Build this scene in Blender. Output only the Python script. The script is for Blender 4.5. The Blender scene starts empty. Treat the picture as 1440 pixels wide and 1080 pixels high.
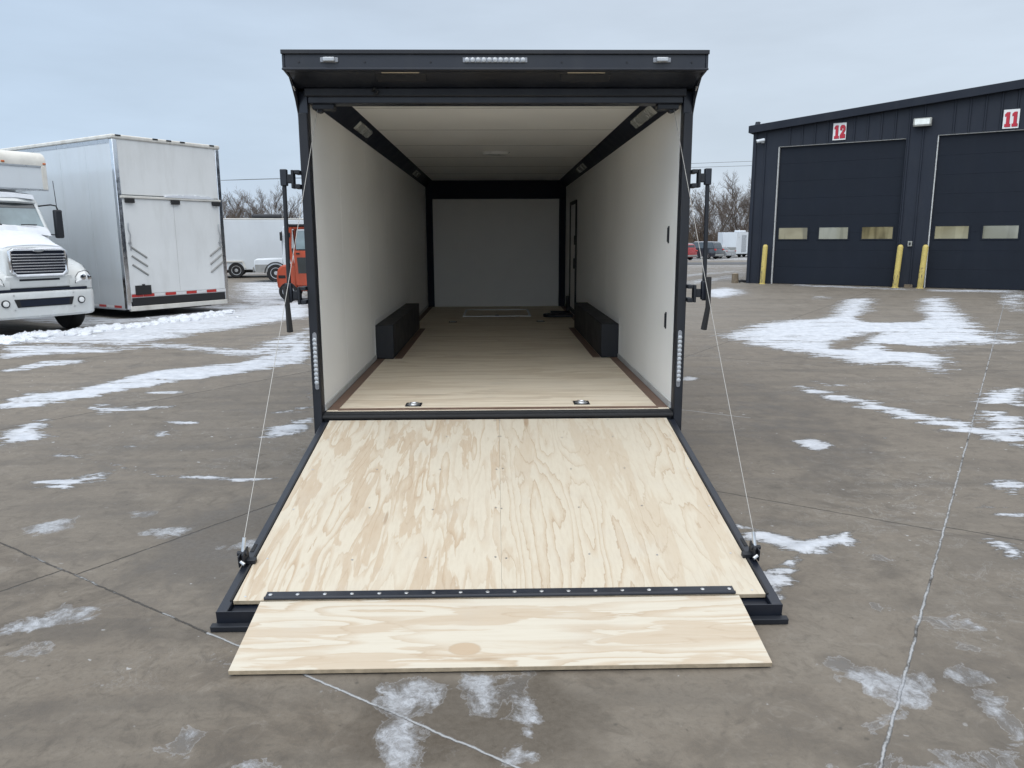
import bpy, bmesh, math, random
import numpy as np
from mathutils import Vector, Matrix
random.seed(7); rng = np.random.default_rng(7)
SC = bpy.context.scene
COL = SC.collection
R = math.radians

# ------------------------------------------------------------------ camera
def set_camera():
    p, yaw, roll = 0.18639, 0.02043, -0.00381
    cy, sy, cp, sp = math.cos(yaw), math.sin(yaw), math.cos(p), math.sin(p)
    f = Vector((sy*cp, cy*cp, -sp)); r = Vector((cy, -sy, 0)); u = r.cross(f)
    c, s = math.cos(roll), math.sin(roll)
    r2 = c*r + s*u; u2 = c*u - s*r
    cam = bpy.data.cameras.new('camera'); o = bpy.data.objects.new('camera', cam); COL.objects.link(o)
    m = Matrix((r2, u2, -f)).transposed().to_4x4(); m.translation = (-0.0134, -5.2821, 1.6546)
    o.matrix_world = m
    cam.sensor_fit = 'HORIZONTAL'; cam.sensor_width = 36.0; cam.lens = 36.0*1082.0/1440.0
    cam.clip_start = 0.05; cam.clip_end = 5000
    SC.camera = o
set_camera()

# ------------------------------------------------------------------ sky, sun, exposure
SUN_EL, SUN_AZ = 52.0, 205.0      # high, behind the camera, veiled by cloud
def set_world():
    w = bpy.data.worlds.new('World'); SC.world = w; w.use_nodes = True
    nt = w.node_tree; N = nt.nodes; L = nt.links; N.clear()
    out = N.new('ShaderNodeOutputWorld'); bg = N.new('ShaderNodeBackground'); bg.inputs['Strength'].default_value = 0.1
    L.new(bg.outputs[0], out.inputs[0])
    sky = N.new('ShaderNodeTexSky'); sky.sky_type = 'NISHITA'; sky.sun_disc = False
    sky.sun_elevation = R(SUN_EL); sky.sun_rotation = R(SUN_AZ); sky.air_density = 1.5; sky.dust_density = 3
    tc = N.new('ShaderNodeTexCoord'); sx = N.new('ShaderNodeSeparateXYZ'); L.new(tc.outputs['Generated'], sx.inputs[0])
    # overcast layer: brightness climbs towards the zenith
    ramp = N.new('ShaderNodeValToRGB'); L.new(sx.outputs['Z'], ramp.inputs[0])
    e = ramp.color_ramp.elements
    e[0].position = 0.0; e[0].color = (.72,.81,.92,1); e[1].position = 1.0; e[1].color = (1.0,1.0,1.0,1)
    n = e.new(.10); n.color = (.635,.745,.875,1); n = e.new(.32); n.color = (.615,.71,.835,1)
    mul = N.new('ShaderNodeMapRange'); L.new(sx.outputs['Z'], mul.inputs[0]); mul.interpolation_type = 'SMOOTHSTEP'
    mul.inputs[1].default_value = .28; mul.inputs[2].default_value = .85; mul.inputs[3].default_value = 10.0; mul.inputs[4].default_value = 19.0
    mp = N.new('ShaderNodeMapping'); L.new(tc.outputs['Generated'], mp.inputs[0]); mp.inputs['Scale'].default_value = (1.6,1.6,6.5)
    mp.inputs['Location'].default_value = (3.1, 0.4, 0.2)
    nz = N.new('ShaderNodeTexNoise'); L.new(mp.outputs[0], nz.inputs[0]); nz.inputs['Scale'].default_value = 1.6; nz.inputs['Detail'].default_value = 5; nz.inputs['Roughness'].default_value = .55
    cl = N.new('ShaderNodeMapRange'); L.new(nz.outputs[0], cl.inputs[0]); cl.inputs[1].default_value = .35; cl.inputs[2].default_value = .68; cl.inputs[3].default_value = .93; cl.inputs[4].default_value = 1.06
    m2 = N.new('ShaderNodeMath'); m2.operation = 'MULTIPLY'; L.new(mul.outputs[0], m2.inputs[0]); L.new(cl.outputs[0], m2.inputs[1])
    # the cloud deck is brighter on the side of the veiled sun, behind the photographer
    dt = N.new('ShaderNodeVectorMath'); dt.operation = 'DOT_PRODUCT'; L.new(tc.outputs['Generated'], dt.inputs[0])
    dt.inputs[1].default_value = (math.sin(R(SUN_AZ)), math.cos(R(SUN_AZ)), .35)
    gl = N.new('ShaderNodeMapRange'); gl.interpolation_type = 'SMOOTHSTEP'; L.new(dt.outputs['Value'], gl.inputs[0])
    for i, v in enumerate((-.1, 1.0, 1.0, 1.75)): gl.inputs[i+1].default_value = v
    m3 = N.new('ShaderNodeMath'); m3.operation = 'MULTIPLY'; L.new(m2.outputs[0], m3.inputs[0]); L.new(gl.outputs[0], m3.inputs[1]); m2 = m3
    vm = N.new('ShaderNodeVectorMath'); vm.operation = 'SCALE'; L.new(ramp.outputs[0], vm.inputs[0]); L.new(m2.outputs[0], vm.inputs['Scale'])
    # thicker, bluer cloud to the left
    lf = N.new('ShaderNodeMapRange'); lf.interpolation_type = 'SMOOTHSTEP'; L.new(sx.outputs['X'], lf.inputs[0])
    for i, v in enumerate((-.65, .25, 0.0, 1.0)): lf.inputs[i+1].default_value = v
    tint = N.new('ShaderNodeMix'); tint.data_type = 'RGBA'; L.new(lf.outputs[0], tint.inputs['Factor']); tint.inputs['A'].default_value = (.88,.94,1.0,1); tint.inputs['B'].default_value = (1.02,1.01,1.0,1)
    tm = N.new('ShaderNodeVectorMath'); tm.operation = 'MULTIPLY'; L.new(vm.outputs[0], tm.inputs[0]); L.new(tint.outputs['Result'], tm.inputs[1]); vm = tm
    mix = N.new('ShaderNodeMix'); mix.data_type = 'RGBA'; mix.inputs['Factor'].default_value = .93
    L.new(sky.outputs[0], mix.inputs['A']); L.new(vm.outputs[0], mix.inputs['B'])
    L.new(mix.outputs['Result'], bg.inputs['Color'])
set_world()
def set_sun():
    l = bpy.data.lights.new('sun', 'SUN'); l.energy = .55; l.angle = R(45); l.color = (1,.97,.93)
    o = bpy.data.objects.new('sun', l); COL.objects.link(o)
    el, az = R(SUN_EL), R(SUN_AZ)
    d = Vector((math.sin(az)*math.cos(el), math.cos(az)*math.cos(el), math.sin(el)))
    o.rotation_euler = d.to_track_quat('Z', 'Y').to_euler(); o.location = d*60
set_sun()
SC.view_settings.view_transform = 'Standard'; SC.view_settings.look = 'None'
SC.view_settings.exposure = 0.0; SC.view_settings.gamma = 1.0
SC.render.engine = 'CYCLES'
SC.cycles.max_bounces = 8; SC.cycles.diffuse_bounces = 5

# ------------------------------------------------------------------ materials
def newmat(name):
    m = bpy.data.materials.new(name); m.use_nodes = True
    return m, m.node_tree.nodes, m.node_tree.links, m.node_tree.nodes['Principled BSDF']
def noise(N, L, src, scale, detail=4, rough=.55, sc=None, dist=0.0):
    if sc is not None:
        mp = N.new('ShaderNodeMapping'); L.new(src, mp.inputs[0]); mp.inputs['Scale'].default_value = sc; src = mp.outputs[0]
    n = N.new('ShaderNodeTexNoise'); L.new(src, n.inputs[0])
    n.inputs['Scale'].default_value = scale; n.inputs['Detail'].default_value = detail; n.inputs['Roughness'].default_value = rough; n.inputs['Distortion'].default_value = dist
    return n.outputs[0]
def rng_(N, L, src, a, b, c=0., d=1., smooth=False):
    n = N.new('ShaderNodeMapRange'); n.interpolation_type = 'SMOOTHSTEP' if smooth else 'LINEAR'
    L.new(src, n.inputs[0])
    for i, v in enumerate((a, b, c, d)): n.inputs[i+1].default_value = v
    return n.outputs[0]
def mth(N, L, op, a, b=None):
    n = N.new('ShaderNodeMath'); n.operation = op
    for i, v in enumerate((a, b)):
        if v is None: continue
        if isinstance(v, (int, float)): n.inputs[i].default_value = v
        else: L.new(v, n.inputs[i])
    return n.outputs[0]
def mixc(N, L, fac, a, b):
    n = N.new('ShaderNodeMix'); n.data_type = 'RGBA'
    if isinstance(fac, (int, float)): n.inputs['Factor'].default_value = fac
    else: L.new(fac, n.inputs['Factor'])
    for k, v in (('A', a), ('B', b)):
        if isinstance(v, tuple): n.inputs[k].default_value = (*v[:3], 1)
        else: L.new(v, n.inputs[k])
    return n.outputs['Result']
def bump(N, L, bs, h, strength, dist=.01):
    b = N.new('ShaderNodeBump'); b.inputs['Strength'].default_value = strength; b.inputs['Distance'].default_value = dist
    L.new(h, b.inputs['Height']); L.new(b.outputs[0], bs.inputs['Normal'])
def plain(name, col, rough=.5, metal=0., var=.12, scale=6., spec=.5, coat=0., dirt=None, bmp=0.):
    """a painted or moulded surface with slight tonal variation and optional grime"""
    m, N, L, b = newmat(name)
    tc = N.new('ShaderNodeTexCoord'); s = tc.outputs['Object']
    n = noise(N, L, s, scale, 6, .6)
    k = rng_(N, L, n, .3, .7)
    lo = tuple(c*(1-var) for c in col); hi = tuple(min(1, c*(1+var)) for c in col)
    c = mixc(N, L, k, lo, hi)
    if dirt:
        n2 = noise(N, L, s, 2.2, 8, .65, (1.6,1.6,.35))
        c = mixc(N, L, rng_(N, L, n2, .48, .78, 0, dirt[1]), c, dirt[0])
    L.new(c, b.inputs['Base Color'])
    L.new(rng_(N, L, n, .3, .7, max(.02, rough-.06), min(1, rough+.08)), b.inputs['Roughness'])
    b.inputs['Metallic'].default_value = metal; b.inputs['Specular IOR Level'].default_value = spec; b.inputs['Coat Weight'].default_value = coat
    b.inputs['Coat Roughness'].default_value = .15
    if bmp: bump(N, L, b, noise(N, L, s, scale*12, 3), bmp, .003)
    return m
def glassy(name, col, rough=.06):
    m, N, L, b = newmat(name)
    tc = N.new('ShaderNodeTexCoord'); n = noise(N, L, tc.outputs['Object'], 1.7, 3)
    L.new(mixc(N, L, rng_(N, L, n, .35, .65), tuple(c*.7 for c in col), tuple(c*1.3 for c in col)), b.inputs['Base Color'])
    b.inputs['Roughness'].default_value = rough; b.inputs['Specular IOR Level'].default_value = .9; b.inputs['Coat Weight'].default_value = .6
    return m
def plywood(name, axis, light, tan, dark, seed, rings=9., den=1.5, fill=1., line=.4, knot=None):
    """rotary cut pine: level sets of a slow stretched noise give the cathedral figure. axis = grain direction (0 x, 1 y)"""
    m, N, L, b = newmat(name)
    tc = N.new('ShaderNodeTexCoord'); mp = N.new('ShaderNodeMapping'); L.new(tc.outputs['Object'], mp.inputs[0])
    mp.inputs['Location'].default_value = (seed*3.7, seed*1.9, 0)
    a, c = (0.32*den, 2.4*den) if axis == 0 else (2.4*den, 0.32*den)
    mp.inputs['Scale'].default_value = (a, c, 1.0)
    s = mp.outputs[0]
    w = noise(N, L, s, 1.1, 2.0, .40, dist=.15)
    rag = noise(N, L, tc.outputs['Object'], 34, 4, .65, (.10,1,1) if axis == 0 else (1,.10,1))
    fib = noise(N, L, s, 9, 5, .62)
    w2 = mth(N, L, 'ADD', w, mth(N, L, 'ADD', mth(N, L, 'MULTIPLY', fib, .050), mth(N, L, 'MULTIPLY', rag, .060)))
    v = mth(N, L, 'FRACT', mth(N, L, 'MULTIPLY', w2, rings))
    ring = mth(N, L, 'MULTIPLY', rng_(N, L, v, .50, .80, 0, 1), rng_(N, L, v, .93, .99, 1, 0))
    thin = mth(N, L, 'MULTIPLY', rng_(N, L, v, .86, .93, 0, 1), rng_(N, L, v, .95, .995, 1, 0))
    patch = rng_(N, L, noise(N, L, s, .8, 3, .5), .38, .62, .12, .95)
    blot = rng_(N, L, mth(N, L, 'ADD', noise(N, L, s, 1.7, 4, .6, dist=.5), mth(N, L, 'MULTIPLY', rag, .10)), .575, .615, 0, .75, True)
    f = mth(N, L, 'MAXIMUM', mth(N, L, 'MULTIPLY', mth(N, L, 'MULTIPLY', ring, patch), fill), mth(N, L, 'MULTIPLY', blot, fill))
    f = mth(N, L, 'MULTIPLY', f, rng_(N, L, rag, .3, .65, 1.0, .72))
    col = mixc(N, L, f, light, tan)
    col = mixc(N, L, mth(N, L, 'MULTIPLY', thin, rng_(N, L, patch, .1, .9, line*.3, line)), col, dark)
    fine = rng_(N, L, noise(N, L, tc.outputs['Object'], 60, 3, .6, (.05,1,1) if axis == 0 else (1,.05,1)), .45, .75, 0, .16)
    col = mixc(N, L, fine, col, dark)
    # small knots
    vo = N.new('ShaderNodeTexVoronoi'); L.new(s, vo.inputs['Vector']); vo.inputs['Scale'].default_value = 1.15
    kn = rng_(N, L, vo.outputs['Distance'], .05, .11, .75, 0, True)
    col = mixc(N, L, kn, col, dark)
    if knot:
        sx = N.new('ShaderNodeSeparateXYZ'); L.new(tc.outputs['Object'], sx.inputs[0])
        ex = mth(N, L, 'POWER', mth(N, L, 'DIVIDE', mth(N, L, 'SUBTRACT', sx.outputs[0], knot[0]), knot[2]), 2.0); ey = mth(N, L, 'POWER', mth(N, L, 'DIVIDE', mth(N, L, 'SUBTRACT', sx.outputs[1], knot[1]), knot[3]), 2.0)
        e = mth(N, L, 'ADD', mth(N, L, 'ADD', ex, ey), mth(N, L, 'MULTIPLY', mth(N, L, 'SUBTRACT', fib, .5), 1.2))
        col = mixc(N, L, rng_(N, L, e, .85, 1.15, .9, 0), col, tan)
        col = mixc(N, L, rng_(N, L, mth(N, L, 'ABSOLUTE', mth(N, L, 'SUBTRACT', e, 1.05)), 0, .25, .35, 0), col, dark)
    grey = rng_(N, L, noise(N, L, tc.outputs['Object'], 3.1, 6, .7), .52, .75, 0, .16)
    col = mixc(N, L, grey, col, (.40,.37,.33))
    L.new(col, b.inputs['Base Color']); b.inputs['Roughness'].default_value = .62; b.inputs['Specular IOR Level'].default_value = .3
    bump(N, L, b, fib, .12, .004)
    return m

M = {}
M['black_frame'] = plain('black_frame', (.008,.011,.019), .40, var=.25, scale=5, dirt=((.05,.05,.05), .25))
M['black_dull'] = plain('black_dull', (.006,.008,.013), .55, var=.25, scale=7, dirt=((.05,.05,.05), .3))
M['black_cove'] = plain('black_cove', (.006,.010,.022), .6, var=.2, spec=.3)
M['rubber'] = plain('rubber', (.014,.014,.015), .8, var=.3, scale=12)
M['panel'] = plain('panel', (.85,.845,.815), .42, var=.03, scale=1.4, spec=.35)
M['ceiling'] = plain('ceiling', (.85,.845,.815), .5, var=.03, scale=1.2, spec=.3)
M['seam'] = plain('seam', (.45,.45,.435), .5)
M['brown_trim'] = plain('brown_trim', (.17,.105,.075), .6, var=.2, scale=9)
M['ply_left'] = plywood('ply_left', 1, (.525,.468,.372), (.405,.300,.198), (.30,.21,.13), 1.0, 8, 3.0, .92, .30)
M['ply_right'] = plywood('ply_right', 1, (.515,.458,.362), (.425,.330,.228), (.30,.205,.125), 4.3, 12, 1.7, .62, .50)
M['ply_flap'] = plywood('ply_flap', 0, (.525,.478,.392), (.415,.315,.215), (.32,.23,.145), 7.7, 9, 2.3, .9, .28, (-.15,-2.45,.062,.036))
M['ply_floor'] = plywood('ply_floor', 0, (.76,.665,.525), (.60,.485,.35), (.44,.35,.25), 11.0, 8, 1.3, .8, .3)
M['ply_edge'] = plain('ply_edge', (.36,.29,.20), .8, var=.25, scale=22)
M['steel'] = plain('steel', (.55,.56,.57), .32, .9, .15, 14)
M['cable'] = plain('cable', (.36,.35,.33), .45, .55, .1, 60)
M['led_clear'] = plain('led_clear', (.40,.42,.44), .12, .1, .12, 40, coat=.7)
M['led_body'] = plain('led_body', (.22,.23,.25), .3, .2, .1, 30, coat=.5)
M['lens_warm'] = plain('lens_warm', (.70,.62,.45), .2, var=.08, coat=.5)
M['lens_white'] = plain('lens_white', (.75,.76,.75), .25, var=.05, coat=.3)
M['lens_grey'] = plain('lens_grey', (.34,.35,.33), .25, var=.1, coat=.3)
M['white_side'] = plain('white_side', (.56,.595,.62), .16, var=.04, scale=.7, coat=.6, dirt=((.42,.42,.40), .25))
M['white_rear'] = plain('white_rear', (.66,.67,.665), .35, var=.04, scale=.9, dirt=((.48,.48,.46), .45))
M['white_cap'] = plain('white_cap', (.60,.585,.54), .5, var=.12, scale=3, dirt=((.36,.32,.26), .5))
M['white_paint'] = plain('white_paint', (.60,.62,.615), .25, var=.04, scale=1.5, coat=.5, dirt=((.50,.48,.43), .35))
M['white_far'] = plain('white_far', (.58,.61,.635), .4, var=.04, scale=.7, dirt=((.5,.52,.53), .3))
M['snow'] = plain('snow', (.62,.645,.68), .85, var=.06, scale=9, spec=.2, bmp=.5)
M['chrome'] = plain('chrome', (.72,.73,.75), .12, 1., .08, 9)
M['alu'] = plain('alu', (.50,.52,.54), .3, .85, .12, 9)
M['dark_glass'] = glassy('dark_glass', (.020,.030,.035))
M['cab_glass'] = glassy('cab_glass', (.16,.22,.24))
M['red_tape'] = plain('red_tape', (.42,.03,.025), .35, var=.15, scale=14)
M['white_tape'] = plain('white_tape', (.62,.62,.62), .35, var=.1, scale=14)
M['orange'] = plain('orange', (.43,.066,.024), .42, var=.15, scale=4, dirt=((.14,.05,.03), .5))
M['amber'] = plain('amber', (.55,.13,.02), .3)
M['tyre'] = plain('tyre', (.012,.012,.013), .85, var=.3, scale=20, dirt=((.10,.095,.09), .4))
M['rim'] = plain('rim', (.55,.56,.57), .3, .8, .1, 12)
M['bollard'] = plain('bollard', (.53,.415,.12), .55, var=.12, scale=8, dirt=((.10,.085,.05), .6))
M['navy_wall'] = plain('navy_wall', (.014,.018,.028), .5, var=.15, scale=.8, spec=.3, dirt=((.035,.038,.044), .35))
M['navy_door'] = plain('navy_door', (.009,.0125,.020), .6, var=.12, scale=.9, spec=.22, dirt=((.02,.024,.03), .25))
M['roof_metal'] = plain('roof_metal', (.035,.04,.05), .45, .2, .2, 2)
M['weather_strip'] = plain('weather_strip', (.55,.55,.53), .6, var=.15, scale=12)
M['sign_white'] = plain('sign_white', (.72,.72,.70), .4, var=.04)
M['sign_red'] = plain('sign_red', (.45,.012,.03), .4, var=.1, scale=12)
M['sign_dark'] = plain('sign_dark', (.10,.012,.02), .4)
M['fixture'] = plain('fixture', (.30,.30,.27), .4, var=.15, scale=10)
M['fixture_lens'] = plain('fixture_lens', (.62,.64,.60), .25, var=.1, coat=.4)
M['post_wood'] = plain('post_wood', (.16,.125,.085), .85, var=.35, scale=14)
M['car_dark'] = plain('car_dark', (.030,.038,.048), .2, .3, .1, 3, coat=.7, dirt=((.20,.20,.20), .35))
M['car_red'] = plain('car_red', (.30,.018,.018), .25, .1, .1, 3, coat=.7, dirt=((.3,.2,.2), .3))
M['car_silver'] = plain('car_silver', (.36,.37,.38), .3, .5, .1, 3, coat=.6)
M['tail_red'] = plain('tail_red', (.40,.02,.015), .2, var=.15, coat=.6)
M['stone_guard'] = plain('stone_guard', (.27,.27,.26), .5, .3, .15, 6)
M['bark'] = plain('bark', (.085,.070,.058), .9, var=.3, scale=5)
M['twig'] = plain('twig', (.125,.098,.080), .9, var=.3, scale=.6)
M['brush'] = plain('brush', (.125,.090,.064), .95, var=.35, scale=.5)
M['wire'] = plain('wire', (.03,.03,.033), .6)
M['asphalt'] = plain('asphalt', (.060,.061,.064), .75, var=.25, scale=1.2, dirt=((.22,.23,.24), .5))
def window_lit(name, lo, hi, bands, off):
    """wire glass with a lit workshop behind"""
    m, N, L, b = newmat(name)
    tc = N.new('ShaderNodeTexCoord'); mp = N.new('ShaderNodeMapping'); L.new(tc.outputs['Object'], mp.inputs[0]); mp.inputs['Location'].default_value = (off, off*.3, off*.7)
    s = mp.outputs[0]
    c = mixc(N, L, rng_(N, L, noise(N, L, s, 1.1, 2, .4, (1,1,1.4)), .40, .60), lo, hi)
    c = mixc(N, L, rng_(N, L, noise(N, L, s, 1.6, 2, .4, (2.4,1,.3)), .52, .60, 0, bands), c, tuple(v*.35 for v in lo))
    L.new(c, b.inputs['Base Color']); L.new(c, b.inputs['Emission Color']); b.inputs['Emission Strength'].default_value = .10
    b.inputs['Roughness'].default_value = .08; b.inputs['Coat Weight'].default_value = .5
    return m
M['window_warm'] = window_lit('window_warm', (.175,.145,.075), (.25,.22,.13), .6, 1.)
M['window_grey'] = window_lit('window_grey', (.185,.18,.13), (.25,.245,.19), .25, 4.)
M['window_cream'] = window_lit('window_cream', (.25,.225,.14), (.33,.31,.215), .25, 9.)

# ------------------------------------------------------------------ mesh helpers
class MB:
    def __init__(s): s.v = []; s.f = []
    def add(s, vs, fs):
        k = len(s.v); s.v += [tuple(map(float, p)) for p in vs]; s.f += [tuple(i+k for i in f) for f in fs]; return s
    def box(s, x0, x1, y0, y1, z0, z1):
        if x0 > x1: x0, x1 = x1, x0
        if y0 > y1: y0, y1 = y1, y0
        if z0 > z1: z0, z1 = z1, z0
        v = [(x0,y0,z0),(x1,y0,z0),(x1,y1,z0),(x0,y1,z0),(x0,y0,z1),(x1,y0,z1),(x1,y1,z1),(x0,y1,z1)]
        return s.add(v, [(3,2,1,0),(4,5,6,7),(0,1,5,4),(1,2,6,5),(2,3,7,6),(3,0,4,7)])
    def prism(s, poly, axis, a, b):
        """polygon in the plane across axis (x: yz, y: xz, z: xy) extruded from a to b"""
        def P(p, t): return (t,p[0],p[1]) if axis == 0 else ((p[0],t,p[1]) if axis == 1 else (p[0],p[1],t))
        n = len(poly)
        return s.add([P(p, a) for p in poly]+[P(p, b) for p in poly],
                     [tuple(range(n)), tuple(range(2*n-1, n-1, -1))]+[(i, i+n, (i+1) % n+n, (i+1) % n) for i in range(n)])
    def tube(s, pts, r, n=8, cap=True):
        pts = [Vector(p) for p in pts]; rs = r if isinstance(r, (list, tuple)) else [r]*len(pts)
        k = len(s.v); up = None
        for i, p in enumerate(pts):
            d = (pts[min(i+1, len(pts)-1)]-pts[max(i-1, 0)]).normalized()
            if up is None: up = Vector((0,0,1)) if abs(d.z) < .9 else Vector((1,0,0))
            a = d.cross(up).normalized(); b2 = a.cross(d).normalized(); up = b2
            for j in range(n):
                t = 2*math.pi*j/n; q = p+rs[i]*(math.cos(t)*a+math.sin(t)*b2); s.v.append(tuple(q))
        for i in range(len(pts)-1):
            for j in range(n):
                s.f.append((k+i*n+j, k+i*n+(j+1) % n, k+(i+1)*n+(j+1) % n, k+(i+1)*n+j))
        if cap:
            s.f.append(tuple(k+j for j in range(n-1, -1, -1))); m = k+(len(pts)-1)*n; s.f.append(tuple(m+j for j in range(n)))
        return s
    def cyl(s, p0, p1, r, n=20): return s.tube([p0, p1], r, n)
    def lathe(s, prof, c, axis, n=28):
        """prof: (radius, offset along axis) list, revolved about the axis through c"""
        k = len(s.v)
        for (r, h) in prof:
            for j in range(n):
                t = 2*math.pi*j/n; a, b2 = r*math.cos(t), r*math.sin(t)
                p = (h,a,b2) if axis == 0 else ((a,h,b2) if axis == 1 else (a,b2,h))
                s.v.append((c[0]+p[0], c[1]+p[1], c[2]+p[2]))
        for i in range(len(prof)-1):
            for j in range(n): s.f.append((k+i*n+j, k+i*n+(j+1) % n, k+(i+1)*n+(j+1) % n, k+(i+1)*n+j))
        s.f.append(tuple(k+j for j in range(n))); m = k+(len(prof)-1)*n; s.f.append(tuple(m+j for j in range(n)))
        return s
    def loft(s, rings, cap=True):
        k = len(s.v); n = len(rings[0])
        for r in rings: s.v += [tuple(map(float, p)) for p in r]
        for i in range(len(rings)-1):
            for j in range(n): s.f.append((k+i*n+j, k+i*n+(j+1) % n, k+(i+1)*n+(j+1) % n, k+(i+1)*n+j))
        if cap: s.f.append(tuple(k+j for j in range(n-1, -1, -1))); m = k+(len(rings)-1)*n; s.f.append(tuple(m+j for j in range(n)))
        return s
    def islands(s):
        up = list(range(len(s.v)))
        def find(i):
            while up[i] != i: up[i] = up[up[i]]; i = up[i]
            return i
        for f in s.f:
            r = find(f[0])
            for i in f[1:]: up[find(i)] = r
        out = {}
        for f in s.f: out.setdefault(find(f[0]), []).append(f)
        for fs in out.values():
            ids = sorted({i for f in fs for i in f}); mp = {k: n for n, k in enumerate(ids)}
            b = MB(); b.v = [s.v[i] for i in ids]; b.f = [tuple(mp[i] for i in f) for f in fs]; yield b
    def each(s, name, mat, parent=None, **k):
        """every separate piece becomes a part of its own"""
        return [b.build(name, mat, parent, **k) for b in s.islands()]
    def build(s, name, mat, parent=None, bev=0., seg=2, smooth=40, label=None):
        me = bpy.data.meshes.new(name); me.from_pydata(s.v, [], s.f); me.validate(); me.update()
        bm = bmesh.new(); bm.from_mesh(me); bmesh.ops.recalc_face_normals(bm, faces=bm.faces); bm.to_mesh(me); bm.free()
        me.materials.append(M[mat] if isinstance(mat, str) else mat)
        if smooth: me.shade_smooth(); me.set_sharp_from_angle(angle=R(smooth))
        o = bpy.data.objects.new(name, me); COL.objects.link(o)
        if parent: o.parent = parent
        if bev:
            b = o.modifiers.new('bevel', 'BEVEL'); b.width = bev; b.segments = seg; b.limit_method = 'ANGLE'; b.angle_limit = R(35)
            if smooth: b.harden_normals = False
        if label: o['label'] = label
        return o
def tag(o, label, cat, group=None, kind=None):
    o['label'] = label; o['category'] = cat
    if group: o['group'] = group
    if kind: o['kind'] = kind
    return o
def thing(name, loc, rz, label, cat, group=None):
    o = bpy.data.objects.new(name, None); COL.objects.link(o); o.empty_display_size = .2
    o.location = loc; o.rotation_euler = (0, 0, rz)
    return tag(o, label, cat, group)
def copy_tree(o, parent=None):
    c = o.copy(); COL.objects.link(c)
    if parent: c.parent = parent
    for ch in list(o.children): copy_tree(ch, c)
    return c
def gz(y):
    t = np.clip((np.asarray(y, float)-28)/47., 0, 1); return -.5*t*t*(3-2*t)
def vnoise(x, y, seed=0):
    """smooth value noise on arrays"""
    def h(i, j):
        n = np.sin(i*127.1+j*311.7+seed*74.7)*43758.5453; return n-np.floor(n)
    i, j = np.floor(x), np.floor(y); u, v = x-i, y-j; u = u*u*(3-2*u); v = v*v*(3-2*v)
    return (h(i,j)*(1-u)+h(i+1,j)*u)*(1-v)+(h(i,j+1)*(1-u)+h(i+1,j+1)*u)*v
def fbm(x, y, seed=0, oct=4):
    s = 0; a = .5
    for k in range(oct): s = s+a*vnoise(x*2**k, y*2**k, seed+k*3.3); a *= .5
    return s/(1-.5**oct)

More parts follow.
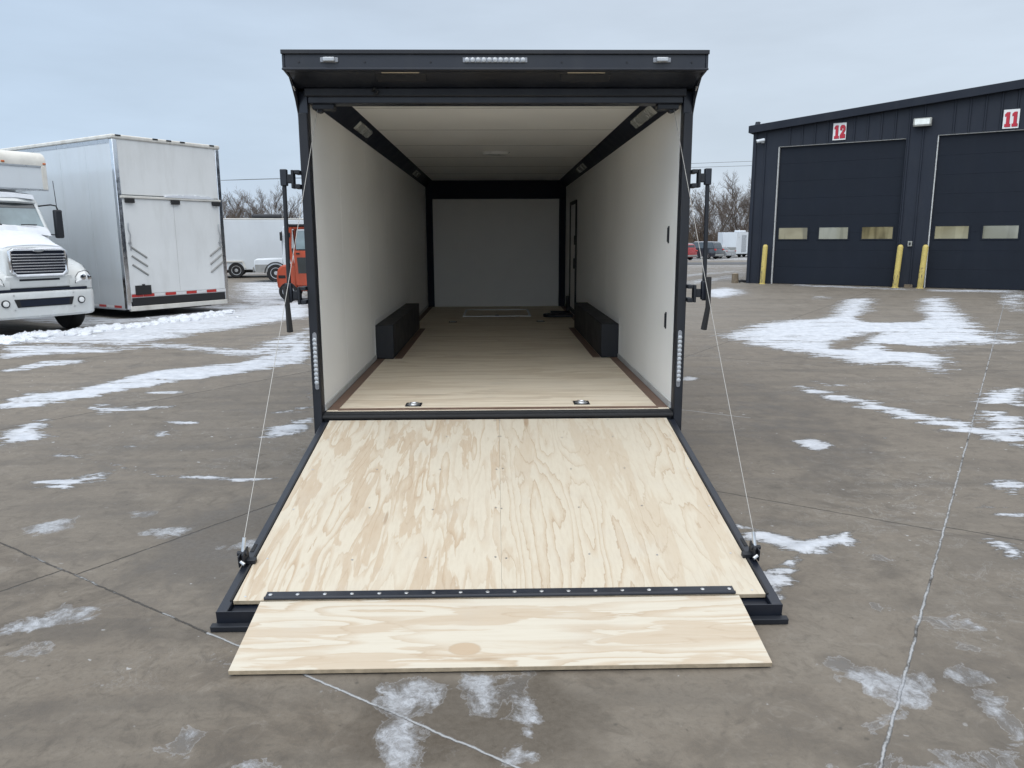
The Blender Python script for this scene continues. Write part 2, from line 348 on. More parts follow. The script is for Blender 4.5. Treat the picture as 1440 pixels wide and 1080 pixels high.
# places of snow, ice and damp on the lot, metres
SNOW = [
 (0.1,1,[(-5.26,2.78),(-4.72,3.47),(-4.34,4.67),(-3.6,5.23),(-3.26,6.08),(-3.31,8.42),(-2.58,5.3),(-2.98,4.73),(-3.5,4.11),(-4.05,3.4),(-4.44,2.79),(-4.66,2.51),(-4.99,2.36)]),
 (0.12,0.9,[(-7.94,7.07),(-7.34,7.21),(-5.88,6.65),(-5.68,6.34),(-6.7,6.09),(-7.04,5.63)]),
 (0.08,0.8,[(-6.5,4.77),(-6.35,5.47),(-5.85,5.65),(-5.68,5.32),(-6.12,4.75),(-6.36,4.54)]),
 (0.3,1,[(-8.45,7.89),(-8.15,9.57),(-6.34,12.98),(-5.23,16.86),(-4.03,11.66),(-4.98,9.4),(-5.79,7.31),(-8.1,7.33)]),
 (0.5,0.8,[(-8.94,7.91),(-13.63,15.03),(-10.82,15.98),(-9.48,14.76),(-6.94,15.03),(-10.36,25.25),(-8.19,29.61),(-4.58,14.02),(-6.05,12.61),(-7.89,9.09)]),
 (0.2,0.9,[(-5.71,7.13),(-3.82,5.89),(-2.63,5.5),(-2.76,6.05),(-3.91,6.48),(-5.85,7.58)]),
 (0.2,0.85,[(-3.82,5.89),(-3.89,7.13),(-3.58,9.56),(-2.96,6.91),(-3.15,5.86)]),
 (0.1,1,[(-4.38,1.38),(-4.37,1.67),(-4.2,1.83),(-4.14,1.69),(-4.11,1.45),(-3.9,1.19),(-3.96,0.98),(-4.12,0.97)]),
 (0.1,0.75,[(-4.18,2.42),(-4.07,2.63),(-3.63,2.3),(-3.33,2.53),(-3.22,2.35),(-3.59,2.08),(-3.87,2.03)]),
 (0.06,0.8,[(-3.89,3.23),(-3.47,3.21),(-3.43,3.09),(-3.74,2.98)]),
 (0.1,1,[(-3.25,-0.1),(-3.06,0.03),(-2.82,0.1),(-2.75,-0.02),(-2.85,-0.14),(-2.86,-0.35),(-3.04,-0.14)]),
 (0.05,1,[(-3.03,1.33),(-2.9,1.4),(-2.84,1.23),(-2.9,1.18)]),
 (0.05,1,[(-3.06,1.76),(-2.8,1.7),(-2.76,1.56),(-2.95,1.59)]),
 (0.05,0.8,[(-3.13,0.84),(-2.98,0.95),(-2.93,0.84),(-3.06,0.76)]),
 (0.05,0.8,[(-2.58,1.92),(-2.5,2.04),(-2.46,1.86),(-2.51,1.83)]),
 (0.1,1,[(-2.04,1.4),(-1.94,1.78),(-1.76,1.86),(-1.68,1.49),(-1.72,1.31),(-1.95,1.15)]),
 (0.1,0.9,[(-2.21,2.15),(-1.9,2.4),(-1.86,2.2),(-2.14,2.06)]),
 (0.06,0.9,[(-2.06,2.77),(-2.04,3.07),(-1.95,2.69)]),
 (0.03,0.62,[(-3.74,0.76),(-3.42,0.64),(-3.05,0.45),(-2.33,0.14),(-1.84,0.05),(-1.44,0.06),(-1.43,0.01),(-1.81,-0.05),(-2.29,0.03),(-2.97,0.3),(-3.64,0.63)]),
 (0.1,0.6,[(-7.19,6.95),(-6.27,7.6),(-4.5,6.91),(-4.52,6.67),(-5.9,6.57)]),
 (0.1,0.7,[(-5.26,3.16),(-4.84,3.39),(-4.81,3.18),(-5.06,2.96)]),
 (0.28,1,[(3.82,7.85),(5.47,10.09),(6.97,10.71),(9.54,15.57),(10.54,16.01),(7.72,10.82),(7.51,9.97),(8.42,9.92),(11.67,15.67),(12.92,16.65),(10.63,12.29),(8.71,8.21),(8.11,6.71),(7.01,6.6),(6.43,5.42),(5.53,4.03),(5.39,4.71),(4.82,4.61),(4.49,5.79),(4.01,6.58)]),
 (0.14,1,[(3.29,3.23),(3.52,3.14),(3.69,2.81),(3.92,2.18),(4.03,1.85),(4.32,1.44),(4.46,0.97),(4.19,0.57),(4.07,1.03),(3.81,1.57),(3.54,2.3),(3.42,2.7)]),
 (0.1,0.8,[(3.7,3.48),(4.03,3.29),(3.98,3.12),(3.65,3.26)]),
 (0.06,1,[(2.44,0.85),(2.65,0.87),(2.7,0.66),(2.49,0.5),(2.43,0.67)]),
 (0.15,1,[(5.2,2.75),(5.88,3.04),(5.21,2.06),(5.02,2.21),(4.92,2.28)]),
 (0.15,1,[(4.61,1.83),(4.84,1.82),(4.88,1.53),(4.29,0.67),(4.22,0.97),(4.31,1.33)]),
 (0.1,0.95,[(3.42,-0.27),(3.67,-0.2),(3.39,-0.59),(3.34,-0.54)]),
 (0.1,0.85,[(3.06,-0.76),(3.25,-0.8),(3.09,-1.04),(3.04,-0.92)]),
 (0.07,0.9,[(2.76,-1.2),(2.84,-1.29),(2.84,-1.41),(2.76,-1.52),(2.71,-1.42),(2.68,-1.33)]),
 (0.07,1,[(1.4,-0.91),(1.49,-1.03),(1.59,-1.11),(1.67,-1.31),(1.83,-1.28),(2.04,-1.12),(1.95,-1.4),(1.81,-1.45),(1.66,-1.52),(1.57,-1.46),(1.46,-1.35),(1.37,-1.18)]),
 (0.04,1,[(1.51,-1.64),(1.64,-1.56),(1.6,-1.62),(1.52,-1.67)]),
 (0.06,1,[(1.32,-1.79),(1.44,-1.71),(1.52,-1.69),(1.43,-1.84),(1.36,-1.89),(1.34,-1.99),(1.29,-1.97)]),
 (0.4,1,[(6.62,19.65),(7.84,21.05),(8.09,19.89),(7.37,17.64),(6.34,16.31),(5.96,17.16)]),
 (0.3,0.7,[(10.76,22.92),(12.09,21.5),(13.84,19.44),(13.47,18.77),(11.47,20.36),(10.28,21.65)]),
 (0.3,0.8,[(13.84,19.44),(16.7,18.86),(15.86,17.62),(13.29,18.45)]),
 (0.3,0.9,[(15.24,17.66),(15.86,17.62),(11.69,11.53),(11.68,11.87),(13.04,14.37)]),
 (0.2,0.7,[(8.97,8.31),(9.69,8.61),(8.38,6.7),(8.22,7.06)]),
 (0.25,0.7,[(9.11,16.93),(9.7,16.61),(9.16,15.59),(8.59,15.63)]),
 (0.1,0.8,[(2.24,4.02),(2.39,3.91),(2.41,3.67),(2.14,3.59)]),
 (0.6,0.75,[(7.23,25.19),(12.11,32.0),(10.93,28.33),(7.56,22.75),(6.47,21.98)]),
 (0.8,0.8,[(8.53,30.74),(13.81,37.25),(12.71,33.85),(7.75,27.4)]),
 (0.05,0.7,[(3.26,1.01),(3.38,1.0),(3.3,0.87)]),
]
ICE = [
 (0.06,1,[(-2.77,-1.01),(-2.71,-0.9),(-2.61,-0.84),(-2.55,-0.97),(-2.62,-1.06)]),
 (0.07,1,[(-2.07,-1.03),(-2.01,-0.92),(-1.83,-0.92),(-1.8,-1.06),(-1.97,-1.11)]),
 (0.05,1,[(-2.29,-0.73),(-2.15,-0.74),(-2.12,-0.82),(-2.22,-0.83)]),
 (0.05,1,[(-1.56,-1.27),(-1.49,-1.18),(-1.41,-1.16),(-1.39,-1.28),(-1.51,-1.32)]),
 (0.06,1,[(-2.17,-2.16),(-2.16,-2.08),(-2.06,-2.04),(-2.04,-1.96),(-1.9,-1.98),(-1.91,-2.08),(-1.99,-2.16),(-2.12,-2.2)]),
 (0.06,0.8,[(-2.06,-2.33),(-1.97,-2.32),(-1.92,-2.42),(-1.96,-2.5)]),
 (0.05,1.2,[(-0.4,-3.12),(-0.43,-2.95),(-0.39,-2.83),(-0.41,-2.64),(-0.36,-2.59),(-0.25,-2.64),(-0.25,-2.73),(-0.3,-2.77),(-0.32,-2.85),(-0.31,-3.03),(-0.33,-3.13)]),
 (0.05,1,[(-0.17,-2.57),(-0.0,-2.55),(-0.01,-2.8),(-0.04,-2.89),(-0.13,-2.85)]),
 (0.05,1,[(0.02,-2.57),(0.11,-2.57),(0.09,-2.74),(0.14,-2.85),(0.09,-3.0),(0.07,-2.92),(0.04,-2.8)]),
 (0.04,0.9,[(-0.02,-3.13),(0.0,-3.05),(0.07,-3.04),(0.12,-3.09),(0.12,-3.14)]),
 (0.06,1,[(1.26,-2.5),(1.36,-2.53),(1.44,-2.59),(1.61,-2.59),(1.6,-2.72),(1.48,-2.78),(1.39,-2.8),(1.32,-2.73),(1.27,-2.66)]),
 (0.05,0.9,[(1.73,-2.62),(1.84,-2.62),(1.89,-2.7),(1.82,-2.74),(1.72,-2.73)]),
 (0.05,1.2,[(1.79,-2.77),(1.85,-2.85),(1.74,-3.01),(1.73,-2.95)]),
 (0.05,1,[(1.2,-2.88),(1.3,-2.84),(1.34,-2.84),(1.29,-2.9),(1.21,-2.92)]),
 (0.04,0.8,[(1.84,-2.22),(1.96,-2.24),(2.08,-2.21),(2.03,-2.3),(1.88,-2.35)]),
 (0.04,0.8,[(1.88,-2.43),(1.95,-2.47),(1.91,-2.51),(1.86,-2.47)]),
 (0.04,0.8,[(1.72,-2.09),(1.82,-2.14),(1.8,-2.18),(1.71,-2.14)]),
 (0.06,0.8,[(1.97,-1.48),(2.09,-1.53),(2.04,-1.61),(1.95,-1.57)]),
 (0.06,0.7,[(-1.17,-2.93),(-1.13,-2.85),(-1.07,-2.97),(-1.08,-3.07)]),
 (0.05,0.6,[(-0.67,-2.6),(-0.55,-2.63),(-0.49,-2.72),(-0.59,-2.7)]),
 (0.06,0.7,[(0.9,-3.14),(1.11,-3.03),(1.27,-3.08),(1.47,-3.05),(1.7,-3.08),(1.63,-3.18)]),
 (0.06,0.7,[(-0.96,-3.09),(-0.92,-3.03),(-0.8,-3.05),(-0.76,-3.12)]),
 (0.06,0.6,[(-1.23,-2.39),(-1.15,-2.36),(-1.07,-2.44),(-1.13,-2.49)]),
]
DAMP = [
 (0.15,0.8,[(-2.15,-2.19),(-1.72,-2.14),(-1.16,-2.15),(-1.11,-2.3),(-1.65,-2.29),(-2.06,-2.33)]),
 (0.15,1,[(-0.51,-2.58),(0.2,-2.58),(0.39,-2.81),(0.32,-3.13),(-0.51,-3.12),(-0.49,-2.83)]),
 (0.12,0.9,[(1.27,-2.48),(1.7,-2.57),(1.95,-2.7),(1.74,-3.01),(1.66,-2.78),(1.37,-2.84)]),
 (0.2,0.9,[(0.63,-3.05),(1.17,-2.99),(1.72,-3.04),(1.61,-3.21),(0.55,-3.18)]),
 (0.1,0.7,[(-3.69,0.63),(-2.98,0.32),(-2.29,0.03),(-1.8,-0.08),(-1.42,-0.03),(-1.38,-0.16),(-1.76,-0.21),(-2.22,-0.13),(-2.9,0.16),(-3.6,0.47)]),
 (0.3,0.8,[(-9.22,10.51),(-6.88,13.58),(-5.92,11.77),(-7.01,8.61)]),
 (0.2,0.8,[(-1.98,-1.54),(-1.43,-2.01),(-1.23,-1.95),(-1.24,-0.73),(-1.63,-0.3),(-2.11,-0.94)]),
 (0.3,0.6,[(2.91,4.36),(3.28,3.36),(3.42,1.88),(3.65,1.04),(2.6,-0.85),(1.83,-0.56),(1.9,1.36)]),
]
SNOWPATH = [(-8.1, 7.33), (-8.07, 8.06), (-7.65, 8.64), (-7.1, 9.63), (-6.57, 11.05), (-6.13, 12.62)]
WORN = [[(5.04, 6.21), (5.57, 7.1), (6.7, 8.11), (5.8, 6.65), (5.32, 6.12)], [(7.67, 10.67), (8.29, 11.57), (9.38, 11.67), (8.37, 9.92), (7.45, 9.84)], [(6.07, 6.64), (6.71, 6.21), (6.38, 5.49), (5.83, 5.94)]]
BARE = [[(-8.01, 11.52), (-6.71, 13.42), (-17.24, 20.6), (-18.54, 18.7)], [(-8.71, 7.83), (-7.64, 9.4), (-14.83, 14.3), (-15.9, 12.73)]]
# ------------------------------------------------------------------ ground
def poly_sd(px, py, poly):
    """signed distance (negative inside) of points to a polygon"""
    d = np.full(px.shape, 1e9); inside = np.zeros(px.shape, bool); n = len(poly)
    for i in range(n):
        ax, ay = poly[i]; bx, by = poly[(i+1) % n]; ex, ey = bx-ax, by-ay
        wx, wy = px-ax, py-ay; t = np.clip((wx*ex+wy*ey)/(ex*ex+ey*ey+1e-12), 0, 1)
        d = np.minimum(d, np.hypot(wx-ex*t, wy-ey*t))
        if ay != by: inside ^= ((ay > py) != (by > py)) & (px < (bx-ax)*(py-ay)/(by-ay)+ax)
    return np.where(inside, -d, d)
def grow(a, b, h0, k, hmax):
    out = [a]; h = h0
    while out[-1] < b: out.append(out[-1]+h); h = min(h*k, hmax)
    return out
def ground_axes():
    xr = grow(0, 5, .045, 1.0, .045); xr += grow(xr[-1]+.05, 4000, .05, 1.045, 900)
    xs = sorted([-x for x in xr[1:]]+xr)
    yu = grow(-3.6, 2.5, .045, 1.0, .045); yu += grow(yu[-1]+.05, 4000, .05, 1.03, 900)
    yd = [-3.6-y for y in grow(.05, 300, .06, 1.3, 200)]
    return np.array(xs), np.array(sorted(yd+yu))
def ground_material():
    m, N, L, b = newmat('concrete_lot')
    tc = N.new('ShaderNodeTexCoord'); s = tc.outputs['Object']
    at = N.new('ShaderNodeAttribute'); at.attribute_name = 'cover'; sp = N.new('ShaderNodeSeparateColor'); L.new(at.outputs['Color'], sp.inputs[0])
    snow_a, ice_a, damp_a = sp.outputs
    # concrete body: broad blotches, trowel mottling, fine grit
    n1 = noise(N, L, s, .45, 6, .6); n2 = noise(N, L, s, 2.6, 8, .68, dist=.4); n3 = noise(N, L, s, 42, 5, .7); n4 = noise(N, L, s, 190, 3, .7)
    c = mixc(N, L, rng_(N, L, n1, .36, .64), (.124,.101,.076), (.170,.142,.110))
    c = mixc(N, L, rng_(N, L, n2, .40, .64, 0, .80), c, (.186,.160,.128))
    c = mixc(N, L, rng_(N, L, n2, .47, .30, 0, .70), c, (.085,.069,.053))
    n6 = noise(N, L, s, 8.5, 7, .72, dist=1.1)
    c = mixc(N, L, rng_(N, L, n6, .52, .66, 0, .60), c, (.080,.066,.051))
    c = mixc(N, L, rng_(N, L, n6, .45, .33, 0, .50), c, (.225,.198,.164))
    c = mixc(N, L, rng_(N, L, n3, .50, .75, 0, .55), c, (.075,.066,.056))
    c = mixc(N, L, rng_(N, L, n4, .58, .80, 0, .35), c, (.25,.235,.21))
    # drawn out drag marks along the driving direction
    mpr = N.new('ShaderNodeMapping'); L.new(s, mpr.inputs[0]); mpr.inputs['Rotation'].default_value = (0,0,R(34)); mpr.inputs['Scale'].default_value = (.16,1.5,1)
    n5 = noise(N, L, mpr.outputs[0], 2.2, 7, .62)
    c = mixc(N, L, rng_(N, L, n5, .47, .70, 0, .60), c, (.078,.068,.057))
    pit = N.new('ShaderNodeTexVoronoi'); L.new(s, pit.inputs['Vector']); pit.inputs['Scale'].default_value = 9.0
    pk = mth(N, L, 'MULTIPLY', rng_(N, L, pit.outputs['Distance'], .05, .10, 1, 0), rng_(N, L, n6, .50, .56))
    c = mixc(N, L, mth(N, L, 'MULTIPLY', pk, .7), c, (.045,.038,.030))
    spot = mth(N, L, 'MULTIPLY', rng_(N, L, noise(N, L, s, 1.3, 6, .72, dist=.9), .56, .68, 0, .60), 1.0)
    c = mixc(N, L, spot, c, (.066,.055,.044))
    # damp and salt-stained concrete
    dn = mth(N, L, 'ADD', damp_a, mth(N, L, 'MULTIPLY', mth(N, L, 'SUBTRACT', noise(N, L, s, 5, 7, .65), .5), 1.0))
    damp = rng_(N, L, dn, .40, .75, 0, .85, True)
    c = mixc(N, L, damp, c, mixc(N, L, rng_(N, L, n3, .35, .65), (.060,.047,.034), (.100,.083,.064)))
    # hairline salt residue
    vor = N.new('ShaderNodeTexVoronoi'); vor.feature = 'DISTANCE_TO_EDGE'; L.new(s, vor.inputs['Vector']); vor.inputs['Scale'].default_value = 2.4
    wn = noise(N, L, s, 3.0, 6, .7, dist=1.6)
    curl = mth(N, L, 'MULTIPLY', rng_(N, L, mth(N, L, 'ABSOLUTE', mth(N, L, 'SUBTRACT', wn, .53)), .0, .014, 1, 0), rng_(N, L, noise(N, L, s, .55, 4, .6), .50, .62, 0, .32))
    c = mixc(N, L, curl, c, (.40,.40,.39))
    specks = mth(N, L, 'MULTIPLY', rng_(N, L, noise(N, L, s, 16, 2, .5), .715, .74), rng_(N, L, n1, .45, .6))
    c = mixc(N, L, specks, c, (.50,.51,.52))
    # sawn joints of the slabs: across (t) and along (n)
    sx = N.new('ShaderNodeSeparateXYZ'); L.new(s, sx.inputs[0])
    wob = mth(N, L, 'MULTIPLY', mth(N, L, 'SUBTRACT', noise(N, L, s, 7, 4, .7), .5), .028)
    def dot(a, b2): return mth(N, L, 'ADD', mth(N, L, 'MULTIPLY', sx.outputs[0], a), mth(N, L, 'MULTIPLY', sx.outputs[1], b2))
    n_, t_ = dot(.826,-.563), dot(.563,.826)
    joints = None; fill = None
    JL = [(n_, t_, 2.75, -60, 60, .0070, .85), (n_, t_, -.865, -2.54, 60, .007, .05), (n_, t_, -.98, -60, -2.54, .007, .05), (t_, n_, -2.535, -60, .20, .0065, .45), (t_, n_, -2.535, .20, 2.75, .0065, 1.35),
          (t_, n_, .47, -.865, 2.75, .006, .1), (t_, n_, 2.72, -60, 1, .010, .9), (t_, n_, .55, 2.75, 60, .007, .1), (n_, t_, 6.36, -60, 60, .008, .2), (n_, t_, -4.5, -60, 60, .009, .3),
          (n_, t_, -8.1, -60, 60, .009, .3), (n_, t_, 9.98, -60, 60, .009, .3), (t_, n_, 9.15, 1.0, 60, .010, .35), (t_, n_, 6.2, -60, 1.0, .010, .5), (t_, n_, 5.0, 2.75, 60, .007, .1), (t_, n_, 14.2, -60, 60, .010, .3), (t_, n_, -6.2, -60, 60, .01, .3)]
    chop = noise(N, L, s, 4.5, 7, .70)
    for (u, c0, k) in ((n_, 2.75, .12), (t_, -2.535, .10), (n_, -4.5, .10), (t_, 9.15, .10)):
        c = mixc(N, L, mth(N, L, 'MULTIPLY', mth(N, L, 'GREATER_THAN', mth(N, L, 'ADD', u, wob), c0), k), c, (.21,.195,.17) if c0 in (-2.535, 9.15) else (.07,.06,.05))
    for (u, v, c0, lo, hi, w, sf) in JL:
        d = mth(N, L, 'ABSOLUTE', mth(N, L, 'SUBTRACT', mth(N, L, 'ADD', u, wob), c0))
        k = rng_(N, L, d, w*.45, w*1.1, 1, 0)
        k = mth(N, L, 'MULTIPLY', k, mth(N, L, 'MULTIPLY', mth(N, L, 'GREATER_THAN', v, lo), mth(N, L, 'LESS_THAN', v, hi)))
        q = mth(N, L, 'MULTIPLY', k, rng_(N, L, chop, .64-.30*sf, .76-.30*sf))
        joints = k if joints is None else mth(N, L, 'MAXIMUM', joints, k)
        fill = q if fill is None else mth(N, L, 'MAXIMUM', fill, q)
    c = mixc(N, L, joints, c, (.050,.044,.037))
    c = mixc(N, L, mth(N, L, 'MULTIPLY', fill, .8), c, (.38,.385,.39))
    # thin ice: grey, glossy, with white crusty rims
    ni = noise(N, L, s, 8, 6, .64, dist=.5)
    iv = mth(N, L, 'ADD', ice_a, mth(N, L, 'MULTIPLY', mth(N, L, 'SUBTRACT', ni, .5), 1.5))
    ice = mth(N, L, 'MULTIPLY', rng_(N, L, iv, .44, .66, 0, 1, True), rng_(N, L, ice_a, .02, .2))
    cr2 = noise(N, L, s, 6.5, 8, .72, (1,.7,1), .35)
    crust = mth(N, L, 'MULTIPLY', mth(N, L, 'MULTIPLY', ice, rng_(N, L, mth(N, L, 'ADD', cr2, mth(N, L, 'MULTIPLY', ice_a, .16)), .53, .66)), rng_(N, L, noise(N, L, s, 26, 7, .75, dist=.8), .33, .62, .25, 1))
    rim = mth(N, L, 'MULTIPLY', rng_(N, L, mth(N, L, 'ABSOLUTE', mth(N, L, 'SUBTRACT', iv, .50)), 0, .035, .7, 0), rng_(N, L, ice_a, .05, .3))
    c = mixc(N, L, mth(N, L, 'MULTIPLY', ice, .62), c, (.118,.110,.102))
    c = mixc(N, L, mth(N, L, 'MULTIPLY', mth(N, L, 'MAXIMUM', crust, mth(N, L, 'MULTIPLY', rim, .45)), .85), c, (.44,.455,.48))
    # snow: wind and tyre streaked edges
    mp2 = N.new('ShaderNodeMapping'); L.new(s, mp2.inputs[0]); mp2.inputs['Rotation'].default_value = (0,0,R(30)); mp2.inputs['Scale'].default_value = (.55,1.9,1)
    ns = noise(N, L, mp2.outputs[0], 4.2, 8, .68, dist=.5)
    ns2 = noise(N, L, s, 15, 7, .7, dist=.4)
    sv = mth(N, L, 'ADD', snow_a, mth(N, L, 'ADD', mth(N, L, 'MULTIPLY', mth(N, L, 'SUBTRACT', ns, .5), 1.7), mth(N, L, 'MULTIPLY', mth(N, L, 'SUBTRACT', ns2, .5), .9)))
    mp3 = N.new('ShaderNodeMapping'); L.new(s, mp3.inputs[0]); mp3.inputs['Rotation'].default_value = (0,0,R(34)); mp3.inputs['Scale'].default_value = (.20,2.6,1)
    wear = noise(N, L, mp3.outputs[0], 2.0, 8, .66, dist=.3)
    mp4 = N.new('ShaderNodeMapping'); L.new(s, mp4.inputs[0]); mp4.inputs['Rotation'].default_value = (0,0,R(-56)); mp4.inputs['Scale'].default_value = (.16,2.2,1)
    wear2 = noise(N, L, mp4.outputs[0], 1.6, 7, .66)
    sv = mth(N, L, 'SUBTRACT', sv, mth(N, L, 'ADD', rng_(N, L, wear, .51, .68, 0, .42), rng_(N, L, wear2, .56, .68, 0, .40)))
    snow = mth(N, L, 'MULTIPLY', rng_(N, L, sv, .44, .66, 0, 1, True), rng_(N, L, snow_a, .02, .22))
    sc = mixc(N, L, rng_(N, L, noise(N, L, s, 7, 6, .65), .35, .68), (.40,.42,.455), (.56,.58,.615))
    thin = rng_(N, L, sv, .52, .95, .55, 0)
    sc = mixc(N, L, thin, sc, (.30,.295,.29))
    c = mixc(N, L, snow, c, sc)
    L.new(c, b.inputs['Base Color'])
    rgh = rng_(N, L, n2, .3, .7, .52, .82)
    rgh = mth(N, L, 'SUBTRACT', rgh, mth(N, L, 'MULTIPLY', damp, .22))
    rgh = mth(N, L, 'SUBTRACT', rgh, mth(N, L, 'MULTIPLY', ice, .22))
    rgh = mth(N, L, 'MAXIMUM', rgh, mth(N, L, 'MULTIPLY', snow, .9)); L.new(rgh, b.inputs['Roughness'])
    b.inputs['Specular IOR Level'].default_value = .35
    h = mth(N, L, 'ADD', mth(N, L, 'MULTIPLY', n3, .20), mth(N, L, 'MULTIPLY', n2, .30))
    h = mth(N, L, 'ADD', h, mth(N, L, 'MULTIPLY', snow, mth(N, L, 'ADD', 1.6, noise(N, L, s, 14, 5, .6))))
    h = mth(N, L, 'ADD', h, mth(N, L, 'MULTIPLY', crust, .3))
    h = mth(N, L, 'SUBTRACT', h, mth(N, L, 'MULTIPLY', joints, .9))
    bump(N, L, b, h, .65, .014)
    return m
def build_ground():
    xs, ys = ground_axes(); X, Y = np.meshgrid(xs, ys); nx, ny = len(xs), len(ys)
    Z = gz(Y); x, y = X.ravel(), Y.ravel()
    wx = x+.22*(fbm(x*2.2, y*2.2, 1)-.5); wy = y+.22*(fbm(x*2.2, y*2.2, 9)-.5)
    cov = np.zeros((len(x), 4), np.float32); cov[:, 3] = 1
    for ch, LST in ((0, SNOW), (1, ICE), (2, DAMP)):
        acc = np.zeros(len(x))
        for soft, k, poly in LST:
            px = [p[0] for p in poly]; py = [p[1] for p in poly]; mg = soft*3+.4
            q = np.where((x > min(px)-mg) & (x < max(px)+mg) & (y > min(py)-mg) & (y < max(py)+mg))[0]
            if len(q) == 0: continue
            sd = poly_sd(wx[q], wy[q], poly); acc[q] = np.maximum(acc[q], k*np.clip(.56-sd/(3.2*soft), 0, 1))
        if ch == 0:                                  # swept bare under the parked vehicles
            for poly in WORN: acc *= np.clip(.25+.75*np.clip(poly_sd(wx, wy, poly)/.35+.4, 0, 1), 0, 1)
            for poly in BARE: acc *= np.clip(poly_sd(wx, wy, poly)/.35+.4, 0, 1)
        cov[:, ch] = acc
    # far ground: snow-dusted verge and field beyond the lot
    far = np.clip((y-62-.0*x)/10, 0, 1)*(.45+.3*fbm(x*.08, y*.25, 4))
    mid = np.clip((y-26)/8, 0, 1)*np.clip((70-y)/8, 0, 1)*(.15+.62*fbm(x*.06, y*.55, 5, 5))
    cov[:, 0] = np.maximum(cov[:, 0], np.maximum(far, mid))
    z = Z.ravel()+.012*np.clip(cov[:, 0]-.5, 0, .4)*fbm(x*6, y*6, 3)*2
    idx = np.arange(nx*ny).reshape(ny, nx)
    F = np.stack([idx[:-1,:-1].ravel(), idx[:-1,1:].ravel(), idx[1:,1:].ravel(), idx[1:,:-1].ravel()], 1)
    me = bpy.data.meshes.new('ground'); V = np.stack([x, y, z], 1).astype(np.float32)
    me.vertices.add(len(V)); me.vertices.foreach_set('co', V.ravel())
    me.loops.add(F.size); me.loops.foreach_set('vertex_index', F.ravel().astype(np.int32))
    me.polygons.add(len(F)); me.polygons.foreach_set('loop_start', np.arange(0, F.size, 4, dtype=np.int32)); me.polygons.foreach_set('loop_total', np.full(len(F), 4, np.int32))
    me.update(); me.validate()
    a = me.attributes.new('cover', 'FLOAT_COLOR', 'POINT'); a.data.foreach_set('color', cov.ravel())
    me.shade_smooth(); me.materials.append(ground_material())
    o = bpy.data.objects.new('ground', me); COL.objects.link(o); o['kind'] = 'structure'; o['label'] = 'brown grey concrete lot with patches of snow and ice'
build_ground()
def build_road():
    b = MB(); xs = np.linspace(-70, 110, 60); rows = [50.0, 52.5, 55.0, 57.5, 60.0]
    v = [(x, y+.05*x, float(gz(y+.05*x))+.02) for y in rows for x in xs]; n = len(xs)
    b.add(v, [(i*n+j, i*n+j+1, (i+1)*n+j+1, (i+1)*n+j) for i in range(len(rows)-1) for j in range(n-1)])
    o = b.build('road', 'asphalt'); o['kind'] = 'structure'; o['label'] = 'dark wet asphalt road beyond the lot'
build_road()

